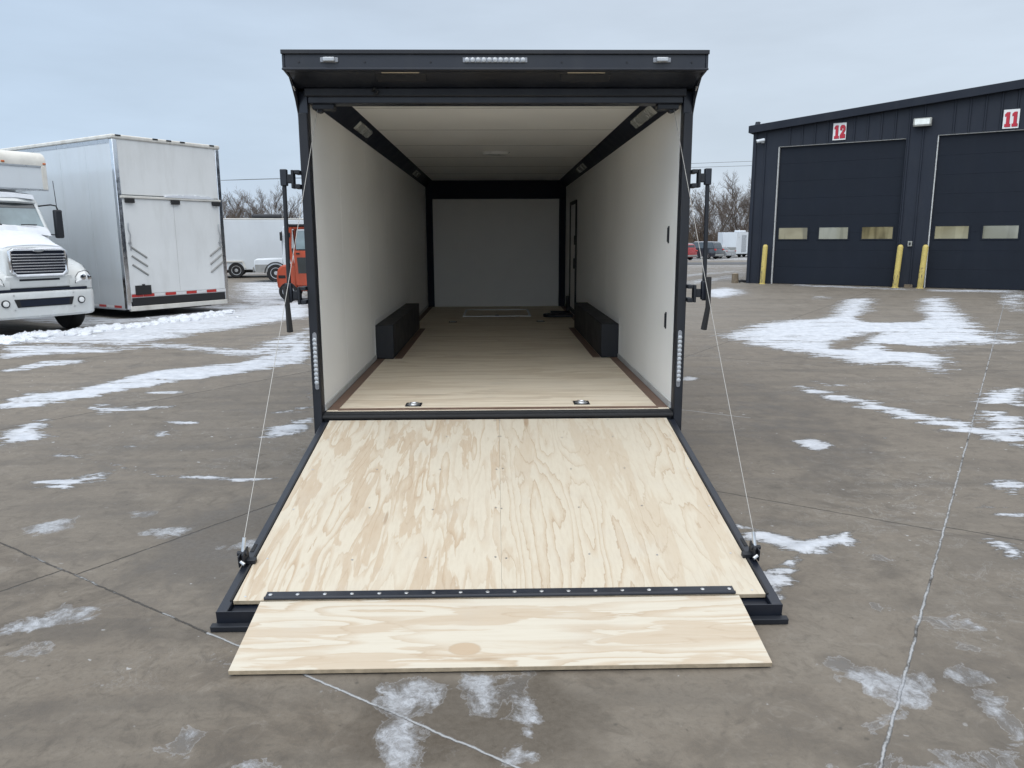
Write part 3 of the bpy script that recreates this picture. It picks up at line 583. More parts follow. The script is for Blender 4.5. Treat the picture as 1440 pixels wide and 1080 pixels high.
# ------------------------------------------------------------------ the black enclosed trailer
ZF, D, ZW, ZC, CX = .47, 8.515, 2.54, 2.651, 1.10    # floor, depth, wall top, ceiling, ceiling half width
def build_main():
    T = thing('enclosed_trailer', (0,0,0), 0, 'black enclosed cargo trailer with white interior and its plywood ramp lowered', 'trailer')
    # shell
    for s in (-1, 1):
        b = MB(); b.box(s*1.228, s*1.30, .13, D+.1, .30, 2.70); b.build('side_wall', 'black_frame', T, .01)
    b = MB(); b.box(-1.30, 1.30, -.02, D+.1, 2.702, 2.76); b.build('roof', 'black_frame', T, .012)
    b = MB(); b.box(-1.226, 1.226, D+.03, D+.1, .30, 2.70); b.build('front_wall', 'black_frame', T)
    b = MB(); b.box(-1.225, 1.225, .02, D+.02, .28, ZF-.004); b.build('underframe', 'black_dull', T)
    # interior lining
    for s in (-1, 1):
        w = MB(); w.box(s*1.22, s*1.227, .035, D, ZF, ZW+.02); wo = w.build('interior_wall', 'panel', T)
        q = MB()
        for yy in (.92, 2.14, 3.36, 4.58, 5.80, 7.02): q.box(s*1.2186, s*1.2195, yy-.003, yy+.003, ZF+.06, ZW)
        q.each('seam_strip', 'panel', wo)
        q = MB(); q.box(s*1.211, s*1.2195, .035, D-.05, ZF+.001, ZF+.045); q.build('base_strip', 'seam', wo)
        c = MB(); c.prism([(s*1.2195,ZW),(s*CX,ZC-.001),(s*CX,ZC+.02),(s*1.2195,ZC+.02)], 1, .1, D-.02); co = c.build('cove_panel', 'black_cove', T)
        for (yy, ln) in ((1.75, .62), (6.35, .62)) if s < 0 else ((1.05, .80), (5.5, .85)):
            l = MB(); d = Vector((s*(1.2195-CX), 0, ZW-ZC)).normalized(); nrm = Vector((-s*abs(d.z), 0, -abs(d.x))); mid = Vector((s*(1.2195+CX)/2, yy, (ZW+ZC)/2))
            vs = []
            for off, wd in ((0.001, .042), (.018, .030)):
                for a, e in ((-1,-1),(1,-1),(1,1),(-1,1)): vs.append(mid+nrm*off+d*wd*a+Vector((0,e*(ln/2-off*.6),0)))
            l.add(vs, [(0,1,2,3),(4,5,6,7),(0,1,5,4),(1,2,6,5),(2,3,7,6),(3,0,4,7)]); l.build('cove_light', 'lens_grey', co)
    c = MB(); c.box(-CX, CX, .1, D-.02, ZC+.002, ZC+.02); ce = c.build('ceiling', 'ceiling', T)
    q = MB()
    for yy in (.97, 2.19, 3.41, 4.63, 5.85, 7.07): q.box(-CX+.002, CX-.002, yy-.005, yy+.005, ZC-.002, ZC+.0015)
    q.each('seam_strip', 'seam', ce)
    l = MB(); l.lathe([(.02,-.030),(.095,-.028),(.11,-.012),(.115,.001)], (0,0,0), 2, 24)
    l.v = [(x*1.45, 4.06+y*1.0, ZC+z) for x, y, z in l.v]; l.build('ceiling_light', 'lens_white', T)
    f = MB(); f.box(-1.11, 1.11, D-.004, D+.02, ZF, 2.34); f.build('end_panel', 'panel', T)
    h = MB(); h.box(-1.219, 1.219, D-.06, D-.005, 2.34, ZC+.001); h.build('header_beam', 'black_cove', T, .004)
    for s in (-1, 1):
        h = MB(); h.box(s*1.105, s*1.2185, D-.055, D-.006, ZF+.001, 2.339); h.build('corner_post', 'black_cove', T, .004)
    # floor
    f = MB(); f.box(-1.209, 1.209, .02, D, ZF-.003, ZF); fo = f.build('floor', 'ply_floor', T)
    q = MB()
    for s in (-1, 1): q.box(s*1.205, s*1.135, .06, D-.06, ZF+.0005, ZF+.005); q.box(s*1.04, s*.965, 2.42, 5.05, ZF+.0006, ZF+.0055)
    q.box(-1.134, 1.134, .035, .085, ZF+.0005, ZF+.005); q.each('floor_trim', 'brown_trim', fo)
    for s in (-1, 1):
        b = MB(); b.box(s*1.2185, s*1.04, 2.38, 5.05, ZF+.006, ZF+.345); b.build('wheel_box', 'black_dull', T, .008)
        q = MB(); q.box(s*1.2195, s*1.2165, 2.35, 2.379, ZF+.05, ZF+.40); q.box(s*1.2195, s*1.2165, 2.38, 5.06, ZF+.347, ZF+.395); q.each('box_flashing', 'panel', T)
    hp = MB(); hp.box(-.50, .50, 6.70, 7.78, ZF+.0005, ZF+.004); ho = hp.build('floor_hatch', 'ply_floor', T)
    q = MB()
    for a in ((-.53,-.50,6.67,7.81),(.50,.53,6.67,7.81),(-.50,.50,6.67,6.70),(-.50,.50,7.78,7.81)): q.box(*a, ZF+.0008, ZF+.008)
    q.build('hatch_frame', 'alu', ho)
    q = MB(); q.lathe([(.035,0),(.035,.006),(.012,.010)], (0,6.80,ZF+.004), 2, 16); q.build('hatch_latch', 'black_dull', ho)
    for (x, y) in ((-.617,.205), (.607,.225), (-.64,5.88), (.634,5.90)):
        p = MB(); p.box(x-.058, x+.058, y-.058, y+.058, ZF+.001, ZF+.006); po = p.build('tie_down', 'black_dull', T, .004)
        r = MB(); pts = [(x+.030*math.cos(a), y+.030*math.sin(a), ZF+.011) for a in np.linspace(0, 2*math.pi, 17)]; r.tube(pts, .006, 6); r.build('ring', 'steel', po)
        r = MB(); r.lathe([(.047,0),(.044,.003),(.03,-.001)], (x,y,ZF+.006), 2, 20); r.build('cup', 'steel', po)
    # side door in the right wall
    d = MB(); d.box(1.2195, 1.213, 6.60, 7.44, .56, 2.18); do = d.build('side_door', 'panel', T)
    q = MB()
    for a in ((6.55,6.60,.50,2.23),(7.44,7.49,.50,2.23),(6.60,7.44,2.18,2.23),(6.60,7.44,.50,.56)): q.box(1.2195, 1.195, a[0], a[1], a[2], a[3])
    q.build('door_frame', 'black_dull', do, .004)
    q = MB(); q.box(1.212, 1.18, 6.66, 6.70, 1.20, 1.36); q.box(1.212, 1.19, 6.66, 6.71, 1.56, 1.70); q.each('door_handle', 'black_dull', do, bev=.004)
    for z in (1.68, 1.07):
        q = MB(); q.box(1.2195, 1.2125, .25, .275, z-.06, z+.06); q.box(1.2125, 1.206, .256, .269, z-.05, z+.05); q.build('wall_slot', 'black_dull', T, .002)
    # rear frame
    for s in (-1, 1):
        j = MB(); j.prism([(s*1.302,.135),(s*1.285,.0),(s*1.225,-.02),(s*1.221,.03),(s*1.229,.13)], 2, .315, 2.60); j.build('rear_jamb', 'black_frame', T, .004)
        k = MB(); k.box(s*1.2825, s*1.223, -.055, -.022, .32, 2.46); k.build('jamb_trim', 'black_dull', T, .006)
        g = MB(); pr = [(-.30,2.77),(-.30,2.672),(-.27,2.668),(-.16,2.655),(-.10,2.61),(-.03,2.545),(.02,2.47),(.07,2.32),(.11,2.12),(.128,1.9),(.128,2.77)]
        g.prism(pr, 0, s*1.286, s*1.302); g.build('spoiler_gusset', 'black_frame', T, .003)
        lb = MB(); lb.tube([(s*1.2825+s*.004, -.12, 2.612), (s*1.2825, -.09, 2.59)], .006, 6); lb.build('gusset_bolt', 'chrome', T)
    h = MB(); h.box(-1.222, 1.222, -.02, .10, 2.522, 2.60); ho = h.build('rear_header', 'black_frame', T, .006)
    q = MB(); q.box(-1.24, 1.24, -.045, -.021, 2.562, 2.615); q.build('header_seal', 'black_dull', ho, .008)
    q = MB(); q.tube([(-.80,-.05,2.595),(-.78,-.075,2.605),(-.76,-.075,2.59),(-.77,-.06,2.575),(-.79,-.06,2.578)], .008, 6); q.build('wire_tail', 'rubber', ho)
    for s in (-1, 1):
        q = MB(); q.box(s*1.20, s*1.06, .0, .09, 2.49, 2.521); q.cyl((s*1.16,.02,2.50), (s*1.16,.07,2.50), .03, 12); q.build('cable_pulley', 'black_dull', ho, .003)
    # spoiler
    sp = MB(); sp.prism([(-.30,2.772),(-.30,2.668),(-.262,2.664),(-.262,2.682),(-.05,2.616),(.10,2.61),(.10,2.772)], 0, -1.285, 1.285); so = sp.build('spoiler', 'black_frame', T, .004)
    q = MB(); q.box(-1.305, 1.305, -.315, -.301, 2.76, 2.785); q.box(-1.305, 1.305, -.3, .10, 2.7735, 2.785); q.build('spoiler_lip', 'black_dull', so, .003)
    q = MB(); q.box(-1.303, 1.303, -.312, -.3015, 2.668, 2.682); q.build('spoiler_edge', 'black_frame', so, .004)
    q = MB()
    for x in np.linspace(-1.2, 1.2, 7): q.cyl((x,-.3005,2.716), (x,-.305,2.716), .006, 8)
    q.each('rivet', 'black_dull', so)
    for s in (-1, 1):
        c = MB(); c.box(s*1.015-.055, s*1.015+.055, -.309, -.3005, 2.712, 2.742); co = c.build('clearance_light', 'led_body', T, .008)
        q = MB(); q.box(s*1.015-.036, s*1.015+.036, -.327, -.3095, 2.715, 2.741); q.build('lens', 'led_clear', co, .006)
        c = MB(); x = -.595 if s < 0 else .56
        c.box(x-.16, x+.16, -.215, -.12, 2.63, 2.654); c.v = [(a, b2, z+(-.05-b2)*.311-.006) for a, b2, z in c.v]
        c.v = [(a, b2, z-.012) for a, b2, z in c.v]; co = c.build('load_light', 'black_dull', T, .008)
        q = MB(); q.box(x-.118, x+.118, -.232, -.212, 2.668, 2.682); q.build('lens', 'lens_warm', co, .003)
    c = MB(); c.box(-.205, .19, -.306, -.3005, 2.712, 2.742); co = c.build('centre_light_bar', 'led_body', T, .003)
    q = MB()
    for i in range(11):
        x = -.178+i*.0341; q.lathe([(.0145,0),(.014,-.006),(.007,-.0095)], (x,-.3065,2.727), 1, 14)
    q.each('lens', 'led_clear', co)
    for s in (-1, 1):
        c = MB(); c.box(s*1.247-.014, s*1.247+.014, -.062, -.0555, .655, 1.02); c.lathe([(.0135,0),(.0135,-.005)], (s*1.247,-.0555,1.022), 1, 12); c.lathe([(.0135,0),(.0135,-.005)], (s*1.247,-.0555,.652), 1, 12); co = c.build('tail_light', 'led_body', T, .003)
        q = MB()
        for i in range(11): q.lathe([(.0148,0),(.014,-.007),(.007,-.011)], (s*1.247,-.0625,.69+i*.0296), 1, 12)
        q.each('lens', 'led_clear', co)
    # cam bars beside the opening
    for s in (-1, 1):
        x = s*1.388
        b = MB(); b.tube([(x,-.075,2.10), (s*1.395,-.08,1.24)], .014, 10); bo = b.build('cam_bar', 'black_dull', T)
        q = MB(); q.box(x-.021, x+.021, -.098, -.052, 2.0, 2.105); q.box(s*1.396-.021, s*1.396+.021, -.1, -.055, 1.245, 1.37); q.each('cam_collar', 'black_frame', bo, bev=.005)
        for z in (2.045, 1.29):
            q = MB(); q.box(s*1.372, s*1.336, -.09, -.05, z-.028, z+.028); q.box(s*1.338, s*1.322, -.10, -.035, z-.062, z+.055); q.box(s*1.3225, s*1.284, -.09, .02, z-.062, z-.034); q.box(s*1.3225, s*1.284, -.09, .02, z+.030, z+.055)
            q.build('bar_bracket', 'black_dull', bo, .004)
        q = MB()
        if s < 0: pts = [(s*1.412,-.11,1.35), (s*1.398,-.125,1.20), (s*1.394,-.12,1.045)]
        else: pts = [(s*1.412,-.12,1.40), (s*1.412,-.13,1.20), (s*1.392,-.12,1.045)]
        q.tube(pts, [.02,.019,.023], 4); q.build('cam_handle', 'rubber', bo, .004)
    # sill and lower rear
    q = MB(); q.box(-1.222, 1.222, -.035, .02, ZF-.03, ZF-.004); q.cyl((-1.222,-.04,ZF-.03), (1.222,-.04,ZF-.03), .016, 10); q.build('sill_seal', 'rubber', T, .006)
    q = MB(); q.box(-1.224, 1.224, -.02, .015, .28, ZF-.035); q.build('rear_sill', 'black_frame', T)
    # wheels and tongue
    for s in (-1, 1):
        for y in (3.1, 3.95, 4.8):
            wheel(T, s*1.19, y, .34, .34, .20, s)
        q = MB(); q.prism([(2.7,.62),(2.75,.80),(5.1,.80),(5.15,.62),(5.1,.60),(5.05,.74),(2.8,.74),(2.75,.60)], 0, s*1.302, s*1.38); q.build('fender', 'black_dull', T, .004)
    q = MB(); q.tube([(-.8,D+.1,.38),(0,D+1.3,.38)], .05, 4); q.tube([(.8,D+.1,.38),(0,D+1.3,.38)], .05, 4); q.box(-.06,.06,D+1.2,D+1.5,.36,.46); q.build('tongue', 'black_dull', T)
    # ramp door
    th = .1528; L = 2.095; cz, sz = math.cos(th), math.sin(th)
    piv = Vector((0,-.05,.42))
    def RP(x, a, h): return (x, piv.y-a*cz-h*sz, piv.z-a*sz+h*cz)     # across, down the ramp, above its face
    def rbox(b, x0, x1, a0, a1, h0, h1):
        b.add([RP(x0,a0,h0),RP(x1,a0,h0),RP(x1,a1,h0),RP(x0,a1,h0),RP(x0,a0,h1),RP(x1,a0,h1),RP(x1,a1,h1),RP(x0,a1,h1)], [(3,2,1,0),(4,5,6,7),(0,1,5,4),(1,2,6,5),(2,3,7,6),(3,0,4,7)]); return b
    b = MB()
    for s in (-1, 1): rbox(b, s*1.178, s*1.226, .02, L+.07, -.070, -.004)
    rbox(b, -1.1775, 1.1775, L-.02, L+.07, -.072, -.028); rbox(b, -1.1775, 1.1775, .02, L-.021, -.070, -.022)
    dr = b.build('ramp_door', 'black_frame', T, .004)
    q = MB()
    for s in (-1, 1): rbox(q, s*1.179, s*1.188, .05, L+.0, -.003, .004)
    q.each('frame_gasket', 'rubber', dr)
    q = MB(); rbox(q, -1.248, 1.248, L+.075, L+.105, -.085, -.058); q.build('ramp_lip', 'black_dull', dr, .003)
    q = MB(); rbox(q, -1.226, 1.226, L+.0705, L+.0745, -.080, -.004)
    q.build('end_channel', 'black_frame', dr)
    for s, mt in ((-1, 'ply_left'), (1, 'ply_right')):
        q = MB(); rbox(q, s*.0005+.003, s*1.174, .004, L, -.018, .0); q.build('plywood_panel', mt, dr)
        e = MB(); rbox(e, s*.0005+.003, s*1.1738, L+.0002, L+.0012, -.0178, -.0005); e.build('plywood_edge', 'ply_edge', dr)
    q = MB()
    for a in (.03, .32, .80, 1.28, 1.76, L-.03):
        for x in (-1.12, -.72, -.36, -.012, .022, .42, .76, 1.13):
            xx = x+random.uniform(-.015, .015); aa = a+random.uniform(-.02, .02)
            if a in (.03, L-.03): aa = a
            q.add([RP(xx+.0055*math.cos(t), aa+.0055*math.sin(t), .0009) for t in np.linspace(0, 2*math.pi, 9)[:-1]], [tuple(range(8))])
    q.each('screw_head', 'steel', dr, smooth=0)
    q = MB(); rbox(q, -1.04, 1.04, L-.055, L-.004, .0005, .007); q.tube([RP(-1.04,L-.004,.008), RP(1.04,L-.004,.008)], .008, 8); ho = q.build('flap_hinge', 'black_frame', dr, .001)
    q = MB()
    for x in np.linspace(-1.02, 1.02, 18): q.add([RP(x+.009*math.cos(t), L-.032+.009*math.sin(t), .008) for t in np.linspace(0, 2*math.pi, 9)[:-1]]+[RP(x, L-.032, .0105)], [tuple(range(8))]+[(i, (i+1) % 8, 8) for i in range(8)])
    q.each('hinge_screw', 'steel', dr)
    # flap: from the hinge down to the ground
    p0 = RP(0, L+.006, -.002); p1 = (0, p0[1]-.428, .026); dd = Vector((0, p1[1]-p0[1], p1[2]-p0[2])).normalized(); nn = Vector((0, -dd.z, dd.y)); nn = nn if nn.z > 0 else -nn
    def FP(x, a, h): v = Vector(p0)+dd*a+nn*h; return (x, v.y, v.z)
    def fbox(x0, x1, a0, a1, h0, h1):
        m = MB(); m.add([FP(x0,a0,h0),FP(x1,a0,h0),FP(x1,a1,h0),FP(x0,a1,h0),FP(x0,a0,h1),FP(x1,a0,h1),FP(x1,a1,h1),FP(x0,a1,h1)], [(3,2,1,0),(4,5,6,7),(0,1,5,4),(1,2,6,5),(2,3,7,6),(3,0,4,7)]); return m
    fl = fbox(-1.054, 1.054, 0, .435, -.018, 0).build('ramp_flap', 'ply_flap', dr)
    fbox(-1.0538, 1.0538, .4352, .4365, -.0178, -.0006).build('flap_edge', 'ply_edge', dr)
    for s in (-1, 1):
        q = MB(); a = RP(s*1.20, L+.02, -.075); q.lathe([(.045,0),(.05,-.02),(.04,-.045)], (a[0],a[1],a[2]), 2, 16); q.build('rubber_foot', 'rubber', dr)
        # cable bracket with clevis
        a = 1.79; q = MB(); rbox(q, s*1.205, s*1.213, a-.04, a+.04, -.003, .065); rbox(q, s*1.226, s*1.233, a-.03, a+.04, -.003, .055); rbox(q, s*1.160, s*1.205, a-.012, a+.018, .002, .022); q.cyl(RP(s*1.20,a,.05), RP(s*1.245,a,.05), .012, 10)
        bo = q.build('cable_bracket', 'black_dull', dr, .002)
        q = MB(); q.tube([RP(s*1.22,a,.05), RP(s*1.218,a-.02,.085), RP(s*1.216,a-.035,.115)], .009, 8); q.tube([RP(s*1.22,a+.04,.03), RP(s*1.20,a+.05,.02)], .008, 8); q.build('cable_clevis', 'steel', dr)
        q = MB(); rbox(q, s*1.205, s*1.22, a-.17, a-.10, -.0035, -.0015); q.build('frame_slot', 'rubber', dr)
        e0 = Vector(RP(s*1.216, a-.035, .115)); e1 = Vector((s*1.168, .03, 2.515)); pts = []
        for t in np.linspace(0, 1, 24): p = e0.lerp(e1, t); pts.append((p.x+s*.0*t, p.y, p.z-.05*math.sin(math.pi*t)*.3))
        q = MB(); q.tube(pts, .0019, 6); q.build('ramp_cable', 'cable', T)
    return T
def wheel(parent, x, y, z, r, w, s, rimmat='rim'):
    """tyre and rim, axle along local x, outer face towards s"""
    k = MB(); k.lathe([(r*.60,-w/2),(r*.9,-w/2),(r*.985,-w*.36),(r,-w*.2),(r,w*.2),(r*.985,w*.36),(r*.9,w/2),(r*.60,w/2)], (x,y,z), 0, 32)
    wo = k.build('wheel', 'tyre', parent)
    q = MB(); q.lathe([(r*.6,s*(w/2-.002)),(r*.6,s*(w/2+.006)),(r*.54,s*(w/2+.004)),(r*.48,s*(w/2-.04)),(r*.25,s*(w/2-.03)),(r*.2,s*(w/2+.012)),(r*.05,s*(w/2+.016))], (x,y,z), 0, 28); ro = q.build('rim', rimmat, wo)
    q = MB()
    for i in range(6):
        a = i*math.pi/3; q.lathe([(r*.075,0),(r*.075,s*.004)], (x+s*(w/2-.034), y+r*.37*math.cos(a), z+r*.37*math.sin(a)), 0, 8)
    q.each('rim_hole', 'rubber', wo)
    return wo
build_main()
def build_jack():
    T = thing('jack_stand', (1.0,6.75,ZF+.006), 0, 'black metal jack stand folded on the trailer floor beside the side door', 'jack')
    b = MB(); b.box(-.17, .16, -.32, -.10, 0, .045); b.lathe([(.12,0),(.12,.04),(.09,.05)], (-.17,-.2,.0), 2, 20); b.build('base', 'black_dull', T, .008)
    b = MB(); b.box(-.14, .16, .25, .36, .0, .04); b.build('foot_plate', 'black_dull', T, .006)
    b = MB(); b.box(-.14, .14, -.05, .22, .0, .012); b.build('tray', 'alu', T, .003)
    b = MB(); b.tube([(.11,.0,.01),(.11,.0,.30)], .03, 12); b.tube([(.11,.0,.06),(.04,-.12,.06)], .018, 8); b.build('leg', 'black_dull', T)
build_jack()
# ------------------------------------------------------------------ parked vehicles on the left
RZ = math.atan2(.826, .563)          # local x across the vehicle, local y from its near end backwards
def build_stacker():
    T = thing('box_trailer', (-7.857,11.296,0), RZ, 'tall white box trailer with diagonal grey vents on its rear ramp door', 'trailer')
    W, H, LN = 2.54, 3.80, 13.5
    b = MB(); b.box(.03, W-.03, .05, LN, .35, H-.10); b.build('body', 'white_side', T)
    for x0, x1 in ((0.0,.029),(W-.029,W)):
        s = MB(); s.box(x0, x1, .10, LN, .19, H-.09); so = s.build('side_wall', 'white_side', T, .003)
        q = MB(); xs = x0-.003 if x0 == 0 else x1+.003
        for y in (1.05, 2.10, 3.15, 4.20, 5.25, 6.3, 7.35, 8.4, 9.45): q.box(min(xs, x0+.001), max(xs, x0+.001), y-.012, y+.012, .36, H-.16)
        q.each('panel_seam', 'white_side', so)
        q = MB(); q2 = MB(); xo = (-.004, .0) if x0 == 0 else (W, W+.004)
        for i in range(12): (q if i % 2 == 0 else q2).box(*xo, .22+i*.30, .22+i*.30+.27, .225, .275)
        q.each('red_tape', 'red_tape', so); q2.each('white_tape', 'white_tape', so)
        q = MB(); q.box(xo[0]-.002, xo[1], .10, LN, .185, .215); q.box(xo[0]-.002, xo[1], .10, LN, H-.17, H-.09); q.each('side_rail', 'alu', so)
    c = MB(); c.box(-.025, W+.025, -.03, LN, H-.088, H+.0); co = c.build('roof_cap', 'white_cap', T, .025)
    q = MB()
    for x in (.12, .95, 1.27, 1.60, 2.35): q.box(x-.06, x+.06, -.042, -.028, H-.035, H-.005)
    q.each('marker_light', 'rubber', co, bev=.004)
    for x0, x1 in ((-.004,.10),(W-.10,W+.004)):
        q = MB(); q.box(x0, x1, -.012, .099, .20, H-.09); q.build('corner_post', 'chrome', T, .012)
    u = MB(); u.box(.101, W-.101, .0, .05, 2.60, H-.09); u.build('upper_panel', 'white_rear', T, .004)
    d = MB(); d.box(.101, W-.101, -.012, .045, .52, 2.52); d.box(.101, W-.101, -.006, .045, .36, .519); do = d.build('ramp_door', 'white_rear', T, .006)
    q = MB(); q.box(1.262, 1.270, -.0135, -.0125, .54, 2.50); q.build('door_seam', 'seam', do)
    q = MB(); q.box(.06, W-.06, -.045, .05, 2.525, 2.575); q.build('hinge_rail', 'white_cap', T, .012)
    for x in (.24, 1.30, 2.34):
        q = MB(); q.box(x-.10, x+.10, -.075, -.0125, 2.43, 2.523); q.build('load_light', 'rubber', do, .012)
    for i in range(3):
        for s in (-1, 1):
            cx = .36 if s < 0 else 2.27; z = 1.40-i*.185
            a0 = Vector((cx+s*.17, -.014, z+.115)); a1 = Vector((cx-s*.17, -.014, z-.115))
            q = MB(); q.tube([a0, a1], .022, 8); q.build('vent', 'stone_guard', do)
    for s in (-1, 1):
        x = .17 if s < 0 else 2.38
        q = MB(); q.tube([(x-.02*s*0,-.03,2.02), (x-.02,-.045,1.88), (x+.02,-.04,1.76), (x,-.03,1.62), (x+.01,-.03,1.44)], .012, 8); q.lathe([(.035,0),(.03,-.03)], (x,-.02,1.60), 1, 12); q.build('latch_bar', 'steel', do)
    q = MB(); q.box(.20, .56, -.035, -.0125, .50, .70); q.box(.36, .42, -.04, -.0125, .70, .725); q.build('plate_holder', 'rubber', do, .006)
    q = MB(); q2 = MB()
    for i in range(9):
        x0 = .11+i*.262; (q if i % 2 == 1 or i == 0 else q2).box(x0, x0+.255, -.016, -.0122, .455, .515)
    q.each('red_tape', 'red_tape', do); q2.each('white_tape', 'white_tape', do)
    q = MB(); q.box(.11, W-.11, -.02, -.007, .27, .44); q.build('step_plate', 'rubber', T, .005)
    q = MB(); q.box(.06, W-.06, -.03, .05, .16, .262); q.build('bumper', 'white_cap', T, .01)
    q = MB(); q.box(.35, W-.35, .2, LN-1, .12, .34); q.build('underframe', 'rubber', T)
    # crusted snow on the hinge rail
    q = MB(); xs = np.linspace(1.05, 2.30, 26)
    q.loft([[(x, -.052, 2.573), (x, .0, 2.573), (x, .0, 2.590+.09*fbm(x*5, x*0+1., 2)*math.sin(math.pi*i/25)**.5), (x, -.055, 2.585+.11*fbm(x*7, x*0+3., 5)*math.sin(math.pi*i/25)**.5)] for i, x in enumerate(xs)]); q.build('snow_crust', 'snow', T)
    for s in (.25, W-.25):
        for y in (7.2, 8.2): wheel(T, s, y, .40, .40, .26, -1 if s < 1 else 1)
build_stacker()

def arc(cx, cz, r, a0, a1, n): return [(cx+r*math.cos(t), cz+r*math.sin(t)) for t in np.linspace(R(a0), R(a1), n)]
def build_truck():
    hx, hy = .826, -.563; wx, wy = -8.19, 9.567
    bx, by = wx+.85*hx-.78*.563, wy+.85*hy-.78*.826
    T = thing('box_truck', (bx,by,0), RZ, 'white conventional truck with chrome grille, snow on its hood and a cargo box', 'truck')
    P = 'white_paint'
    # bumper, plan curve swept over its height
    out = [(-.99,.50),(-.985,.28),(-.93,.13),(-.80,.045),(-.5,.008),(0,0),(.5,.008),(.80,.045),(.93,.13),(.985,.28),(.99,.50)]
    inn = [(x*.93, y+.10) for x, y in out[::-1]]
    rings = [[(x*k, y+o, z) for x, y in out+inn] for z, k, o in ((.33,.97,.05),(.37,.99,.012),(.58,1.0,0),(.74,1.0,.0),(.775,.99,.012),(.785,.97,.04))]
    bo = MB().loft(rings).build('bumper', P, T)
    q = MB(); q.prism([(-.50,.665),(.50,.665),(.455,.525),(-.455,.525)], 1, -.006, .02); qo = q.build('bumper_slot', 'rubber', bo, .006)
    q = MB(); q.prism([(-.42,.65),(.42,.65),(.40,.54),(-.40,.54)], 1, -.0068, -.0062); q.build('slot_mesh', 'black_cove', bo)
    for s in (-1, 1):
        q = MB(); q.lathe([(.066,.03),(.066,-.012),(.055,-.018),(.052,-.006)], (s*.635,.016,.60), 1, 24); fo = q.build('fog_light', 'black_dull', bo)
        q = MB(); q.lathe([(.051,0),(.045,-.012),(.02,-.018)], (s*.635,.008,.60), 1, 20); q.build('lens', 'lens_white', fo)
        for z in (.49, .74): q = MB(); q.lathe([(.011,.02),(.009,-.012)], (s*.50,.0,z), 1, 10); q.build('tow_pin', 'steel', bo)
    q = MB(); q.box(-.78, .78, .055, .30, .786, .832); q.build('bumper_gap', 'black_cove', T)
    # hood with raised nose, snow covered
    def hood_ring(y, hw, zt, zb, crown):
        n = 9; top = [(hw*math.cos(t)*1.0 if abs(math.cos(t)) < .99 else hw*np.sign(math.cos(t)), zt-crown+crown*math.sin(t)) for t in np.linspace(math.pi, 0, n)]
        return [(-hw*1.04,y,zb)]+[(x,y,z) for x, z in top]+[(hw*1.04,y,zb)]
    H = [(.14,.50,1.50,.84,.05),(.18,.535,1.56,.84,.07),(.35,.56,1.60,.84,.10),(.70,.62,1.69,.84,.13),(1.0,.69,1.78,.84,.15),(1.27,.75,1.84,.84,.17)]
    ho = MB().loft([hood_ring(*h) for h in H]).build('hood', P, T)
    q = MB(); rings = []
    for y, hw, zt, zb, cr in [(.20,.50,1.565,0,.06),(.35,.535,1.605,0,.09),(.70,.60,1.70,0,.12),(1.0,.67,1.79,0,.14),(1.24,.71,1.845,0,.15)]:
        rings.append([(x, y, z) for x, z in [(-hw, zt-cr-.01)]+[(hw*math.cos(t), zt-cr+cr*math.sin(t)+.012+.02*float(fbm(np.array(hw*math.cos(t)*4), np.array(y*5), 2))) for t in np.linspace(math.pi*.94, math.pi*.06, 9)]+[(hw, zt-cr-.01)]])
    q.loft(rings); q.build('hood_snow', 'snow', ho)
    # fenders with headlights
    for s in (-1, 1):
        prof = [(.10,.80),(.09,.95),(.13,1.06),(.24,1.16),(.42,1.26),(.66,1.34),(.95,1.37),(1.25,1.34),(1.45,1.28),(1.45,.62)]+[(y, z) for y, z in arc(.88,.42,.50,24,150,10)]+[(.36,.72),(.30,.80)]
        rings = []
        for x, k in ((.50,0),(.72,0),(.86,.02),(.93,.06),(.965,.13)):
            rings.append([(s*x, y+(k*1.1 if y < .3 else 0), z-(k*.9 if z > 1.0 else 0)) for y, z in prof])
        fo = MB().loft(rings).build('fender', P, T, smooth=50)
        ext = [(.60,.90),(.62,1.0),(.70,1.08),(.82,1.11),(.91,1.08),(.955,1.0),(.95,.93),(.85,.90)]
        q = MB(); k = len(ext)
        q.add([(s*x, .085+max(0, x-.80)*.75+(z-.9)*.30, z) for x, z in ext]+[(s*(x-.0), .16+max(0, x-.80)*.75+(z-.9)*.4, z) for x, z in ext]+[(s*.79, .055, 1.0)], [(i, (i+1) % k, 2*k) for i in range(k)]+[(i, i+k, (i+1) % k+k, (i+1) % k) for i in range(k)])
        lo = q.build('headlight', 'lens_white', T, .004)
        q = MB(); q.lathe([(.055,.0),(.05,-.014),(.02,-.02)], (s*.74,.075,1.0), 1, 18); q.lathe([(.05,.0),(.046,-.014),(.02,-.02)], (s*.86,.115,.99), 1, 18); q.each('reflector', 'chrome', lo)
        q = MB(); q.tube([(s*x, .08+max(0, x-.80)*.75+(z-.9)*.30, z) for x, z in [(.595,.895),(.615,1.005),(.695,1.088),(.82,1.118),(.92,1.085),(.962,1.0)]], .005, 6); q.build('bezel', 'rubber', lo)
    # grille
    g = MB(); g.prism([(-.44,1.49),(.44,1.49),(.43,1.12),(.36,1.08),(-.36,1.08),(-.43,1.12)], 1, .085, .14); go = g.build('grille', 'black_cove', T)
    loop = [(-.40,1.51),(.40,1.51),(.46,1.48),(.465,1.30),(.45,1.13),(.38,1.065),(-.38,1.065),(-.45,1.13),(-.465,1.30),(-.46,1.48)]
    q = MB(); q.tube([(x,.075,z) for x, z in loop+loop[:2]], .030, 8, cap=False); q.build('grille_frame', 'chrome', go)
    q = MB()
    for i in range(7):
        z = 1.125+i*.049; hw = .435 if z > 1.13 else .40; q.box(-hw, hw, .060, .084, z-.0085, z+.0085)
    q.each('grille_bar', 'chrome', go, bev=.004)
